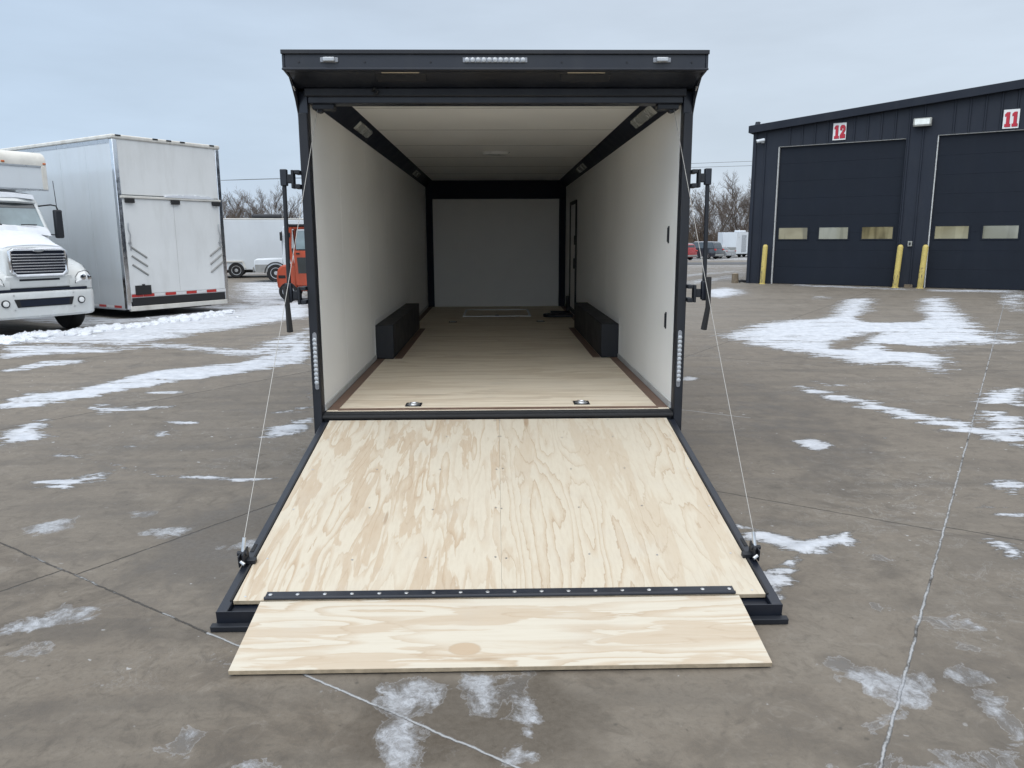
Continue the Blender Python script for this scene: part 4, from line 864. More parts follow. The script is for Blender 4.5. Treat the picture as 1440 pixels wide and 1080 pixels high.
    q = MB(); q.lathe([(.09,.0),(.08,-.012),(.03,-.016)], (0,.05,1.485), 1, 24); q.v = [(x, y, 1.485+(z-1.485)*.28) for x, y, z in q.v]; q.build('emblem', 'alu', go)
    q = MB(); q.box(-.34, .34, .095, .12, .965, 1.005); q.build('nose_slot', 'black_dull', T, .01)
    q = MB(); q.prism([(-.56,1.06),(.56,1.06),(.60,.84),(-.60,.84)], 1, .10, .30); q.build('nose_panel', P, T, .02)
    # cab
    def ring(y, hb, ht, zb, zt): return [(-hb,y,zb),(hb,y,zb),(ht,y,zt),(-ht,y,zt)]
    b = MB(); b.box(-.84, .84, 1.28, 2.75, .55, 1.80); b.build('cab', P, T, .05)
    zb, zt = 1.80, 2.36; yb, yt = 1.29, 1.56
    def glass(name, pts, par, th=(0,.02,0)):
        q = MB(); k = len(pts); q.add(pts+[tuple(np.array(p)+np.array(th)) for p in pts], [tuple(range(k)), tuple(range(2*k-1, k-1, -1))]+[(i, i+k, (i+1) % k+k, (i+1) % k) for i in range(k)]); return q.build(name, 'cab_glass', par)
    rf = MB(); prof = [(1.47,2.35),(1.43,2.38),(1.48,2.46),(1.68,2.53),(2.2,2.55),(2.75,2.53),(2.75,2.35)]
    rf.loft([[(x, y+ (.10*abs(x/.82)**3 if y < 2 else 0), z-k) for y, z in prof] for x, k in ((-.80,.06),(-.74,.015),(-.4,0),(.4,0),(.74,.015),(.80,.06))]); ro = rf.build('cab_roof', P, T)
    q = MB(); q.loft([[(x, 1.47, 2.44-k), (x, 1.50, 2.515-k+.012*math.sin(9*x)), (x, 1.75, 2.565-k), (x, 2.6, 2.56-k), (x, 2.6, 2.53-k), (x, 2.0, 2.53-k)] for x, k in ((-.72,.02),(-.5,0),(-.2,-.01),(.1,.0),(.4,-.01),(.72,.02))]); q.build('roof_snow', 'snow', ro)
    pass
    for s in (-1, 1):
        q = MB(); q.tube([(s*.825,yb+.01,zb-.03),(s*.75,yt,zt+.03)], .032, 6); q.tube([(s*.80,2.62,zb-.03),(s*.77,2.62,zt+.03)], .06, 6); q.each('pillar', P, T)
        glass('side_window', [(s*.82,1.42,zb),(s*.82,2.56,zb),(s*.78,2.56,zt),(s*.765,1.66,zt)], T, (-s*.02,0,0))
    wo = glass('windshield', [(-.80,yb,zb),(0,yb-.06,zb-.01),(.80,yb,zb),(.735,yt,zt),(0,yt-.05,zt),(-.735,yt,zt)], T)
    q = MB(); q.add([(-.75,yt-.055,zt-.10),(0,yt-.108,zt-.10),(.75,yt-.055,zt-.10),(.735,yt-.005,zt),(0,yt-.055,zt),(-.735,yt-.005,zt)], [(0,1,4,5),(1,2,3,4)]); q.build('sun_strip', 'dark_glass', wo)
    q = MB(); q.box(-.006, .006, yb-.075, yb-.05, zb, zb+.02); q.tube([(0,yb-.062,zb),(0,yt-.055,zt)], .008, 6); q.build('windshield_bar', 'rubber', wo)
    q = MB(); xs = np.linspace(-.75, .78, 30)
    q.loft([[(x, 1.10, 1.80-.10*x*x), (x, 1.18, 1.89-.12*x*x+.05*fbm(x*3, x*0, 4)), (x, 1.30, 1.91-.10*x*x+.09*fbm(x*4, x*0+2, 8)), (x, 1.34, 1.80-.1*x*x)] for x in xs]); q.build('windshield_snow', 'snow', wo)
    for s in (-1, 1):
        q = MB(); q.tube([(s*-.30+.02,1.22,1.945),(s*-.30+.30,1.24,1.945)], .012, 6); q.build('wiper', 'rubber', wo)
    q = MB(); q.box(-.78, .78, 2.60, 2.70, 1.80, 2.36); q.build('cab_back', 'black_dull', T)
    for s in (-1, 1):
        q = MB(); q.tube([(s*.80,1.55,2.30),(s*.98,1.42,2.33),(s*1.06,1.38,2.31),(s*1.08,1.38,2.24)], .014, 8); q.tube([(s*.86,1.5,1.78),(s*1.05,1.40,1.76)], .012, 6); mo = q.build('mirror_arm', 'rubber', T)
        q = MB(); q.box(s*1.0, s*1.15, 1.34, 1.44, 1.70, 2.24); q.build('mirror', 'black_dull', mo, .03)
        q = MB(); q.tube([(s*1.08,1.40,2.28),(s*1.07,1.42,2.78)], .006, 6); q.build('antenna', 'rubber', mo)
    # cargo box with attic over the cab
    hw = 1.06
    prof = [(1.60,2.62),(1.60,3.12),(1.62,3.20),(1.67,3.26),(1.76,3.30),(9.0,3.30),(9.0,.75),(2.85,.75),(2.85,2.62)]
    bx_ = MB(); bx_.prism(prof, 0, -hw, hw); bo = bx_.build('cargo_box', 'white_side', T, .01)
    q = MB(); q.loft([[(x, 1.592, 3.06), (x, 1.592, 3.13), (x, 1.615, 3.21), (x, 1.665, 3.27), (x, 1.76, 3.312), (x, 2.3, 3.312), (x, 2.3, 3.301), (x, 1.77, 3.298), (x, 1.68, 3.25), (x, 1.63, 3.2), (x, 1.605, 3.06)] for x in np.linspace(-hw-.004, hw+.004, 3)]); q.build('box_cap', 'white_cap', bo)
    q = MB()
    for s in (-1, 1): q.box(s*(hw+.006), s*(hw-.09), 1.588, 1.70, 2.60, 3.06)
    q.each('box_corner', 'white_cap', bo, bev=.012)
    q = MB(); q.box(-hw+.1, hw-.1, 1.585, 1.5995, 3.03, 3.058); q.box(-hw-.004, hw+.004, 1.588, 1.64, 2.597, 2.622); q.each('box_trim', 'alu', bo)
    for x in (-.95, -.3, 0, .3, 1.03):
        q = MB(); q.box(x-.03, x+.03, 1.578, 1.591, 3.085, 3.115); q.build('marker_light', 'amber', bo, .006)
    q = MB(); q.box(-.40, .40, .5, 9., .50, .74); q.build('chassis', 'rubber', T)
    q = MB(); q.box(-.85, .85, 1.5, 2.7, .30, .56); q.box(-.86, .86, .30, .50, .40, .55); q.build('fuel_tank', 'rubber', T, .02)
    for s in (-1, 1):
        wheel(T, s*.83, .88, .425, .425, .24, s); wheel(T, s*.80, 6.6, .425, .425, .46, s)
build_truck()

def build_forklift():
    T = thing('forklift', (-6.0,15.95,0), R(6), 'orange forklift with an enclosed cab parked behind the open trailer', 'forklift')
    O = 'orange'
    b = MB(); b.prism([(.02,.36),(.0,.62),(.04,.86),(.16,.98),(.55,1.00),(.55,.30),(.30,.28),(.10,.30)], 1, .10, 1.15); bo = b.build('counterweight', O, T, .06, 3)
    q = MB(); q.box(.06, .25, .085, .101, .62, .70); q.build('vent', 'rubber', bo, .006)
    b = MB(); b.prism([(.551,.26),(.551,.94),(1.62,.70),(1.70,.26)], 1, .12, 1.13); b.build('chassis', O, T, .03)
    b = MB()
    for y in (.13, 1.05):
        b.tube([(.46,y,.98),(.40,y,1.40),(.44,y,1.98)], .05, 6); b.tube([(.44,y,1.98),(1.30,y,1.98),(1.62,y,.75)], .045, 6)
    for x, z in ((.44,1.98),(1.30,1.98)): b.tube([(x,.13,z),(x,1.05,z)], .045, 6)
    b.each('cab_frame_bar', O, T)
    b = MB(); b.box(.34, 1.38, .06, 1.14, 2.0, 2.07); b.build('cab_roof', 'rubber', T, .02)
    d = MB(); d.prism([(.52,.42),(.50,1.36),(1.30,1.36),(1.44,.80),(1.30,.42)], 1, .085, .118); do = d.build('cab_door', O, T, .01)
    q = MB(); q.prism([(.56,1.40),(.60,1.90),(1.22,1.90),(1.36,1.40)], 1, .10, .118); q.build('side_window', 'cab_glass', T)
    q = MB(); q.prism([(.60,.75),(.58,1.18),(.82,1.18),(.92,.75)], 1, .080, .086); q.build('door_glass', 'dark_glass', do)
    q = MB(); q.box(.56, .66, .07, .085, 1.26, 1.30); q.build('door_handle', 'rubber', do)
    q = MB(); q.box(.41, .42, .2, .98, 1.42, 1.92); q.build('rear_window', 'cab_glass', T)
    q = MB(); q.tube([(.38,.18,1.2),(.30,.10,1.28),(.30,.09,1.55)], .02, 6); q.box(.36, .44, .05, .12, 1.72, 1.84); q.build('work_lamp', 'rubber', T)
    m = MB()
    for y in (.30, .90): m.box(1.76, 1.86, y-.06, y+.06, .10, 2.10); m.box(1.87, 1.95, y-.05, y+.05, .10, 2.05)
    for z in (.4, 1.2, 2.0): m.box(1.78, 1.85, .36, .84, z, z+.08)
    m.build('mast', 'rubber', T)
    m = MB()
    for y in (.35, .85): m.box(1.96, 2.02, y-.06, y+.06, .10, .9); m.box(1.96, 3.0, y-.06, y+.06, .08, .13)
    m.build('fork', 'black_dull', T)
    for y, s in ((.20,-1),(1.05,1)):
        wheel(T, 0, 0, 0, .26, .22, s); wheel(T, 0, 0, 0, .33, .26, s)
    ws = [o for o in T.children if o.name.startswith('wheel')]
    for o, (x, y, z) in zip(ws, ((.30,.20,.26),(1.45,.18,.33),(.30,1.05,.26),(1.45,1.07,.33))): o.location = (x, y, z); o.rotation_euler = (0, 0, R(90))
build_forklift()

def build_cargo(loc, rz, label, W=2.5, H=2.75, LN=9., vents=(), wheels=(2.2,3.1), zb=.35, stone=False):
    T = thing('cargo_trailer', loc, rz, label, 'trailer')
    if stone: plan = [(-W/2,0),(0,-.75),(W/2,0),(W/2,LN),(-W/2,LN)]
    else: plan = [(-W/2,0),(W/2,0),(W/2,LN),(-W/2,LN)]
    b = MB(); b.prism(plan, 2, zb, H); bo = b.build('body', 'white_far', T, .03)
    q = MB(); q.prism([(x*1.006, y) for x, y in plan], 2, H+.001, H+.05); q.build('roof', 'snow' if stone else 'white_cap', T, .03)
    for (x, y) in vents:
        q = MB(); q.box(x-.35, x+.35, y-.65, y+.65, H+.052, H+.26); q.build('roof_unit', 'white_far' if stone else 'black_dull', T, .08)
    if stone:
        q = MB(); q.prism([(-W/2-.006,0),(0,-.758),(W/2+.006,0),(W/2+.006,.02),(0,-.735),(-W/2-.006,.02)], 2, zb+.02, zb+.75); q.build('stone_guard', 'stone_guard', T)
        for s in (-1, 1):
            q = MB(); q.box(s*(W/2+.002), s*(W/2+.012), 1.0, 1.9, zb+.2, H-.25); q.build('side_door', 'alu', T, .004)
            q = MB(); q.box(s*(W/2+.002), s*(W/2+.01), 2.2, LN-.1, zb+.02, H-.05); q.build('side_skin', 'alu', T)
    for s in (-1, 1):
        for y in wheels: wheel(T, s*(W/2-.08), y, .34, .34, .22, s)
        q = MB(); y0, y1 = min(wheels)-.42, max(wheels)+.42; q.prism([(y0,.42),(y0+.12,.76),(y1-.12,.76),(y1,.42),(y1-.06,.42),(y1-.16,.70),(y0+.16,.70),(y0+.06,.42)], 0, s*(W/2+.0), s*(W/2+.06)); q.build('fender', 'white_cap', T)
        q = MB()
        for i in range(4): q.box(s*(W/2), s*(W/2+.006), max(wheels)+.6+i*.5, max(wheels)+.9+i*.5, zb+.05, zb+.10)
        q.each('red_tape', 'red_tape', T)
        q = MB(); q.box(s*(W/2), s*(W/2+.02), 3.0 if not stone else .4, 3.5 if not stone else .55, H-.55, H-.47); q.build('side_light', 'seam', T, .01)
    q = MB(); q.box(-W/2+.2, W/2-.2, .1, LN-.2, zb-.12, zb-.001); q.build('underframe', 'rubber', T)
    q = MB(); q.tube([(-.7,.0,.42),(0,-1.5,.42)], .05, 4); q.tube([(.7,.0,.42),(0,-1.5,.42)], .05, 4); q.build('tongue', 'rubber', T)
    return T
# broadside white trailer far left (side faces the camera): its long axis runs left-right
build_cargo((-4.6,32.3,0), math.atan2(.94,-.25), 'long white cargo trailer broadside beyond the orange forklift with dark rooftop unit', W=2.5, H=2.53, LN=11., vents=((-.2,6.0),(-.2,3.5)), wheels=(7.4,8.3))

def build_pickup():
    T = thing('utility_truck', (-9.50,25.45,0), R(14), 'low nosed white utility truck with upright cab, partly hidden behind the forklift', 'truck')
    b = MB(); b.prism([(.02,.42),(.0,.72),(.03,.88),(.10,.90),(1.10,.93),(1.10,.42)], 1, 0, 1.8)
    bo = b.build('hood', 'white_far', T, .03)
    q = MB(); q.box(.04, .52, -.012, .0, .40, .70); q.build('side_skirt', 'stone_guard', T, .006)
    q = MB(); q.box(-.05, .0, .05, 1.75, .42, .60); q.build('bumper', 'stone_guard', T, .01)
    b = MB(); b.prism([(1.101,.40),(1.101,.95),(1.16,2.15),(1.30,2.22),(3.2,2.22),(3.2,.40)], 1, 0, 1.8); b.build('cab', 'white_far', T, .04)
    q = MB(); q.prism([(1.30,1.05),(1.34,1.95),(2.1,1.95),(2.1,1.05)], 1, -.010, -.001); q.build('side_window', 'dark_glass', T)
    q = MB(); q.prism([(.1,1.05),(1.7,1.05),(1.62,2.0),(.18,2.0)], 0, 1.10, 1.12); q.build('windshield', 'dark_glass', T)
    q = MB(); q.box(1.04, 1.14, -.16, -.04, 1.62, 1.95); q.tube([(1.14,.0,1.8),(1.1,-.1,1.8)], .015, 6); q.build('mirror', 'rubber', T, .01)
    q = MB(); q.box(3.21, 5.6, .05, 1.75, .55, .95); q.build('cargo_bed', 'white_far', T, .02)
    for x in (.82, 4.4):
        for y, s in ((.10,-1),(1.7,1)):
            w = wheel(T, 0, 0, 0, .36, .24, s); w.location = (x, y, .36); w.rotation_euler = (0, 0, R(90))
        q = MB(); pts = [(x+.44*math.cos(t), .36+.44*math.sin(t)) for t in np.linspace(0, math.pi, 14)]+[(x-.40,.36)]+[(x+.40*math.cos(t), .36+.40*math.sin(t)) for t in np.linspace(math.pi, 0, 14)]
        q.prism(pts, 1, -.03, .02); q.build('wheel_arch', 'rubber', T)
build_pickup()

# ------------------------------------------------------------------ cars and trailer beyond the road
def build_car(name, loc, rz, label, mat, L, W, H, suv):
    """nose at local +y, near end (tail) at y=0"""
    T = thing(name, loc, rz, label, 'car', 'vehicles parked along the tree line')
    bel = .62*H if suv else .60*H
    lo = [(0,.32),(-.05,.50),(-.03,.80),(.04,bel),(L-1.25,bel),(L-.30,.78),(L-.02,.66),(L,.40),(L-.1,.26),(.1,.26)]
    b = MB(); b.loft([[(x, y+(k if y < L/2 else -k)*1.0, z-(k*.4 if z > .7 else 0)) for y, z in lo] for x, k in ((-W/2,.10),(-W/2+.06,.03),(-W/4,0),(W/4,0),(W/2-.06,.03),(W/2,.10))]); b.build('body', mat, T)
    if suv: up = [(.10,bel),(.28,H-.10),(.45,H-.02),(1.6,H),(L-2.3,H-.03),(L-1.35,bel)]
    else: up = [(.75,bel),(1.35,H-.06),(1.7,H),(L-2.5,H),(L-1.35,bel)]
    b = MB(); b.loft([[(x*(1 if z < bel+.02 else kk), y, z) for y, z in up] for x, kk in ((-W/2+.05,.86),(W/2-.05,.86))]); b.build('cabin', mat, T, .03)
    def ins(p, c=.86): cy = sum(a for a, _ in p)/len(p); cz = sum(z for _, z in p)/len(p); return [(cy+(a-cy)*c, cz+(z-cz)*c) for a, z in p]
    for s in (-1, 1):
        g = ins(up); q = MB(); vs = []
        for off in (.012, -.01):
            for y, z in g:
                t = (z-bel)/(H-bel); vs.append((s*((W/2-.05)*(1-.14*min(1, max(0, t)))+off), y, z))
        k = len(g); q.add(vs, [tuple(range(k)), tuple(range(2*k-1, k-1, -1))]+[(i, i+k, (i+1) % k+k, (i+1) % k) for i in range(k)]); q.build('side_window', 'dark_glass', T)
        q = MB(); q.box(s*W/2*.99, s*(W/2-.26), -.07, .12, .60*bel+.25, bel-.02); q.build('tail_light', 'tail_red', T, .03)
    (y0, z0), (y1, z1) = up[0], up[1]
    q = MB(); hw = W/2-.16; e = .02; q.add([(-hw,y0+.06-e,z0+.07),(hw,y0+.06-e,z0+.07),(hw*.86,y1-.02-e,z1-.05),(-hw*.86,y1-.02-e,z1-.05),(-hw,y0+.1,z0+.07),(hw,y0+.1,z0+.07),(hw*.86,y1+.04,z1-.05),(-hw*.86,y1+.04,z1-.05)], [(0,1,2,3),(7,6,5,4),(0,4,5,1),(1,5,6,2),(2,6,7,3),(3,7,4,0)]); q.build('rear_window', 'dark_glass', T)
    q = MB(); q.box(-W/2+.08, W/2-.08, -.09, .05, .34, .52); q.build('bumper', 'stone_guard' if suv else mat, T, .03)
    for s in (-1, 1):
        for y in (.85, L-.95): wheel(T, s*(W/2-.10), y, .34, .34, .22, s)
    if suv:
        q = MB(); q.box(-W/2+.2, W/2-.2, .5, L-2.4, H-.01, H+.04); q.build('roof_snow', 'snow', T, .02)
    return T
def G(x, y): return (x, y, float(gz(y)))
CARRZ = math.atan2(.80, .60)
build_car('parked_car', G(23.2,75.2), CARRZ-R(6), 'dark grey sport utility car parked along the tree line, nose to the left', 'car_dark', 4.9, 1.95, 1.76, True)
build_car('parked_car', G(19.35,71.6), CARRZ-R(20), 'red hatchback car at the left of the parked row beyond the road', 'car_red', 4.3, 1.8, 1.62, True)
build_car('parked_car', G(25.15,77.6), CARRZ-R(15), 'silver sedan parked between the dark car and the white trailer', 'car_silver', 4.6, 1.8, 1.42, False)
build_cargo(G(26.1,82.5), R(-52), 'white V-nosed cargo trailer with grey stone guard beyond the road', W=2.5, H=2.75, LN=8.5, vents=((.3,2.0),), wheels=(4.2,5.1), zb=.40, stone=True)

# ------------------------------------------------------------------ workshop building on the right
BZ = math.atan2(-.563, .826)
def build_workshop():
    T = thing('workshop_building', (9.37,23.51,0), BZ, 'dark navy metal workshop with two overhead doors and a gently pitched roof', 'building')
    LN, DP, S0, SL = 30., 26., 5.42, .0865
    def top(x): return S0+SL*(x if x < LN/2 else LN-x)
    doors = [(.86,4.99,4.86), (5.86,9.99,4.90), (10.9,15.0,4.9), (16.,20.1,4.9)]
    # front cladding: ribbed sheets around the door openings
    w = MB(); pitch = .42
    def sheet(x0, x1, zlo):
        x0i = x0
        pts = [(x0, 0.)]; k = math.ceil((x0+.03)/pitch)
        while k*pitch < x1-.03:
            c = k*pitch
            if c-.035 > x0+.005: pts += [(c-.035,0.),(c-.02,-.035),(c+.02,-.035),(c+.035,0.)]
            k += 1
        pts.append((x1, 0.)); n = len(pts)
        v = [(x, y, zlo) for x, y in pts]+[(x, y, top(x)) for x, y in pts]
        w.add(v, [(i, i+1, n+i+1, n+i) for i in range(n-1)])
    cur = 0.
    for a, b2, zt in doors: sheet(cur, a, 0.); sheet(a, b2, zt); cur = b2
    sheet(cur, LN, 0.)
    w.box(0, .02, .001, DP, 0, S0); w.box(LN-.02, LN, .001, DP, 0, S0)
    w.add([(0,DP,0),(LN,DP,0),(LN,DP,S0),(LN/2,DP,top(LN/2)),(0,DP,S0)], [(0,1,2,3,4)])
    w.build('wall', 'navy_wall', T, smooth=0)
    q = MB(); q.box(-.015, .10, -.05, -.001, 0, S0); q.box(-.02, -.001, -.05, .2, 0, S0); q.build('corner_trim', 'navy_wall', T, .004)
    r = MB()
    for a, b2, s in ((-.10,LN/2,1),(LN/2,LN+.1,-1)):
        z0, z1 = top(max(0, a))+(-.01 if a < 0 else 0), top(min(LN, b2))
        z0 = S0+SL*(a if s > 0 else LN-a); z1 = S0+SL*(b2 if s > 0 else LN-b2)
        r.add([(a,-.20,z0+.02),(b2,-.20,z1+.02),(b2,DP,z1+.02),(a,DP,z0+.02),(a,-.20,z0+.10),(b2,-.20,z1+.10),(b2,DP,z1+.10),(a,DP,z0+.10)], [(3,2,1,0),(4,5,6,7),(0,1,5,4),(1,2,6,5),(2,3,7,6),(3,0,4,7)])
    ro = r.build('roof', 'roof_metal', T, smooth=0)
    r = MB()
    for a, b2, s in ((-.12,LN/2,1),(LN/2,LN+.12,-1)):
        z0 = S0+SL*(a if s > 0 else LN-a); z1 = S0+SL*(b2 if s > 0 else LN-b2)
        r.add([(a,-.24,z0-.06),(b2,-.24,z1-.06),(b2,-.2005,z1-.06),(a,-.2005,z0-.06),(a,-.26,z0+.20),(b2,-.26,z1+.20),(b2,-.2005,z1+.20),(a,-.2005,z0+.20)], [(3,2,1,0),(4,5,6,7),(0,1,5,4),(1,2,6,5),(2,3,7,6),(3,0,4,7)])
    r.box(-.16, -.125, -.22, DP, S0-.05, S0+.19); r.build('fascia', 'navy_wall', ro, .01)
    q = MB(); q.box(.0, .13, .1, .3, S0+.10, S0+.36); q.v = [(x+(z-S0)*.25-.10, y, z) for x, y, z in q.v]; q.build('roof_vent', 'roof_metal', ro, .01)
    wins = [[(1.04,2.03),(2.43,3.38),(3.83,4.79)], [(6.05,7.0),(7.40,8.35),(8.8,9.7)], [(11.1,12.0),(12.5,13.4),(13.9,14.8)], [(16.2,17.1),(17.6,18.5),(19.,19.9)]]
    tone = ['window_warm','window_grey','window_warm','window_cream','window_grey','window_warm','window_grey','window_cream','window_warm','window_grey','window_cream','window_grey']; wi = 0
    for (a, b2, zt), wn in zip(doors, wins):
        d = MB(); z = 0.02; hs = [.53,.53,.53,.53,.55,.55,.55,.55,.55,.53]; zz = 0.015
        i = 0
        while zz < zt-.02:
            z1 = min(zz+.605, zt-.005); 
            d.box(a+.06, b2-.03, .115, .16, zz, z1-.004); d.box(a+.06, b2-.03, .118, .16, z1-.004, z1); zz = z1; i += 1
        do = d.build('overhead_door', 'navy_door', T, .002)
        for x0, x1 in wn:
            q = MB()
            for bx in ((x0-.05,x1+.05,1.57,1.61),(x0-.05,x1+.05,2.01,2.05),(x0-.05,x0,1.61,2.01),(x1,x1+.05,1.61,2.01)): q.box(bx[0], bx[1], .095, .114, bx[2], bx[3])
            q.build('window_frame', 'navy_door', do, .004)
            q = MB(); q.box(x0, x1, .104, .1135, 1.611, 2.009); q.build('window_pane', tone[wi], do); wi += 1
        q = MB(); q.box(a+.022, a+.052, .01, .115, 0, zt-.03); q.box(a+.022, b2-.022, .01, .115, zt-.03, zt-.012); q.each('weather_strip', 'weather_strip', do)
        q = MB()
        for x0, x1 in ((a-.001,a+.021),(b2-.021,b2+.001)): q.box(x0, x1, -.012, .20, 0, zt+.0)
        q.box(a+.0215, b2-.0215, -.012, .20, zt-.011, zt+.03); q.each('door_frame', 'navy_wall', do, bev=.004)
    q = MB(); q.box(.3, LN-.3, .4, DP-.3, -.02, .01); q.build('slab', 'post_wood', T)
    q = MB(); q.box(5.30, 5.55, -.10, -.001, .0, .10); q.build('door_block', 'post_wood', T, .01)
build_workshop()
def on_wall(x, y, z): c, s = math.cos(BZ), math.sin(BZ); return (9.37+c*x-s*y, 23.51+s*x+c*y, z)
def build_sign(x, digits, label):
    T = thing('number_sign', on_wall(x,-.045,4.93), BZ, label, 'sign', 'door number signs')
    w, h = .42, .56
    q = MB(); q.box(-w/2, w/2, -.014, 0, 0, h); q.build('plate', 'sign_white', T, .003)
    one = [(.01,.0),(.16,.0),(.16,.075),(.130,.075),(.130,.37),(.055,.37),(.005,.32),(.005,.26),(.045,.28),(.045,.075),(.01,.075)]
    two = [(.0,.0),(.165,.0),(.165,.12),(.105,.12),(.105,.08),(.085,.08),(.155,.20),(.165,.24),(.165,.32),(.125,.37),(.04,.37),(.0,.32),(.0,.225),(.065,.225),(.065,.285),(.098,.285),(.098,.235),(.0,.09)]
    sx = 1.0; tot = 2*.16*sx+.03; x0 = -tot/2
    for i, dch in enumerate(digits):
        g = one if dch == '1' else two; off = x0+i*(.16*sx+.03)+(.0 if dch == '2' else .0)
        cx = .08; cz = .18
        big = [(off+(cx+(px-cx)*1.0)*sx, h*.5-.21*1.08+(pz)*1.17) for px, pz in g]
        q = MB(); q.prism(big, 1, -.0185, -.0142); q.build('digit', 'sign_red', T, smooth=0)
        sh = [(px+.012, pz-.012) for px, pz in big]
        q = MB(); q.prism(sh, 1, -.0165, -.0141); q.build('digit_shadow', 'sign_dark', T, smooth=0)
build_sign(2.90, '12', 'white sign with red number 12 above the left overhead door')
build_sign(7.83, '11', 'white sign with red number 11 above the right overhead door')
def build_wall_light():
    T = thing('wall_light', on_wall(5.42,-.04,5.16), BZ, 'rectangular floodlight on the navy wall between the two door numbers', 'light')
    q = MB(); q.prism([(0,.02),(-.20,.0),(-.24,.06),(-.20,.26),(0,.28)], 0, -.26, .26); q.build('housing', 'fixture', T, .015)
    q = MB(); q.prism([(-.21,.015),(-.25,.06),(-.212,.23),(-.205,.23)], 0, -.21, .21); q.build('lens', 'fixture_lens', T)
build_wall_light()
def build_camera():
    T = thing('security_camera', on_wall(.33,-.05,5.02), BZ, 'small white security camera high on the workshop corner', 'camera')
    q = MB(); q.box(-.05, .05, -.03, .04, -.02, .14); q.tube([(0,-.02,.10),(-.04,-.14,.10)], .02, 8); q.build('bracket', 'white_far', T, .01)
    q = MB(); q.tube([(.08,-.10,.08),(-.16,-.26,.02)], .06, 12); bo = q.build('body', 'white_far', T, .01)
    q = MB(); q.tube([(-.155,-.257,.021),(-.17,-.268,.017)], .045, 12); q.build('lens', 'rubber', bo)
build_camera()
def build_switch():
    T = thing('switch_box', on_wall(5.36,-.045,1.36), BZ, 'small grey switch box on the wall strip between the overhead doors', 'switch')
    q = MB(); q.box(-.065, .065, -.06, 0, 0, .17); q.build('case', 'fixture', T, .01)
    q = MB(); q.box(-.025, .025, -.072, -.061, .04, .13); q.build('cover', 'rubber', T, .003)
build_switch()
def build_bollard(x, label, lean=0.):
    T = thing('bollard', on_wall(x,-.32,0), BZ, label, 'bollard', 'yellow bollards beside the overhead doors')
    T.rotation_euler = (lean*.5, lean, BZ)
    q = MB(); q.lathe([(.088,-.05),(.088,1.33),(.082,1.37),(.06,1.405),(.03,1.42)], (0,0,0), 2, 24); po = q.build('post', 'bollard', T)
    q = MB(); q.lathe([(.12,0),(.115,.012),(.09,.02)], (0,0,.001), 2, 20); q.build('base', 'bollard', T)
    # scuffs worn into the paint
    q = MB()
    for i in range(7):
        a = R(random.uniform(200, 330)); z = random.uniform(.1, .7); w = random.uniform(.008, .02); h = random.uniform(.02, .07)
        n = Vector((math.cos(a), math.sin(a), 0)); t = Vector((-math.sin(a), math.cos(a), 0)); c = n*.0888+Vector((0,0,z))
        q.add([tuple(c+t*w*math.cos(u)*random.uniform(.6,1.2)-n*(w*w*abs(math.cos(u))**2/.18)+Vector((0,0,h*math.sin(u)))) for u in np.linspace(0, 2*math.pi, 9)[:-1]], [tuple(range(8))])
    q.each('scuff', 'post_wood', po, smooth=0)
build_bollard(.66, 'yellow bollard at the left jamb of door 12 near the building corner', R(2.0))
build_bollard(5.06, 'yellow bollard at the right jamb of door 12', R(2.5))
build_bollard(5.80, 'scuffed yellow bollard at the left jamb of door 11', R(2.5))
def build_stump():
    T = thing('wooden_post', (8.98,23.70,0), .3, 'short weathered wooden post beside the workshop corner', 'post')
    q = MB(); q.tube([(0,0,-.05),(.01,0,.15),(.0,.01,.34)], [.13,.125,.12], 14); q.build('stump', 'post_wood', T)
    q = MB(); q.lathe([(.10,0),(.06,.006)], (0,.01,.34), 2, 14); q.build('cut_top', 'ply_edge', T)
    T2 = thing('drain_hose', (9.1,23.68,0), 0, 'black drain hose lying at the foot of the workshop corner', 'hose')
    q = MB(); q.tube([(.02,-.02,.05),(.12,-.03,.08),(.22,-.02,.06),(.34,.02,.05)], .05, 10); q.build('hose', 'rubber', T2)
build_stump()

# ------------------------------------------------------------------ snow thrown up beside the parked vehicles
def build_snow_bank():
    b = MB(); pts = SNOWPATH
    r2 = random.Random(3)
    for k in range(420):
        t = r2.random()*(len(pts)-1.001); i = int(t); f = t-i
        near = r2.random() < .8; sp = .10 if near else .45
        x = pts[i][0]*(1-f)+pts[i+1][0]*f+r2.gauss(0, sp); y = pts[i][1]*(1-f)+pts[i+1][1]*f+r2.gauss(0, sp*1.4)
        s = (r2.choice((.03,.04,.05,.06,.08,.10)) if near else r2.choice((.015,.02,.03)))*(.6+.8*float(fbm(np.array(t*2.3), np.array(.5), 6))); n = 8
        rings = []
        for j in range(5):
            e = (j/4)*math.pi/2; rr = s*1.35*math.cos(e)+.004
            rings.append([(x+rr*r2.uniform(.72,1.28)*math.cos(a), y+rr*r2.uniform(.72,1.28)*math.sin(a), -.01+s*1.05*math.sin(e)*r2.uniform(.78,1.2)) for a in np.linspace(0, 2*math.pi, n+1)[:-1]])
        b.loft(rings, cap=True)
    o = b.build('snow_clumps', 'snow', smooth=35); tag(o, 'lumps of ploughed snow strewn in front of the parked truck and box trailer', 'snow', None, 'stuff')
build_snow_bank()

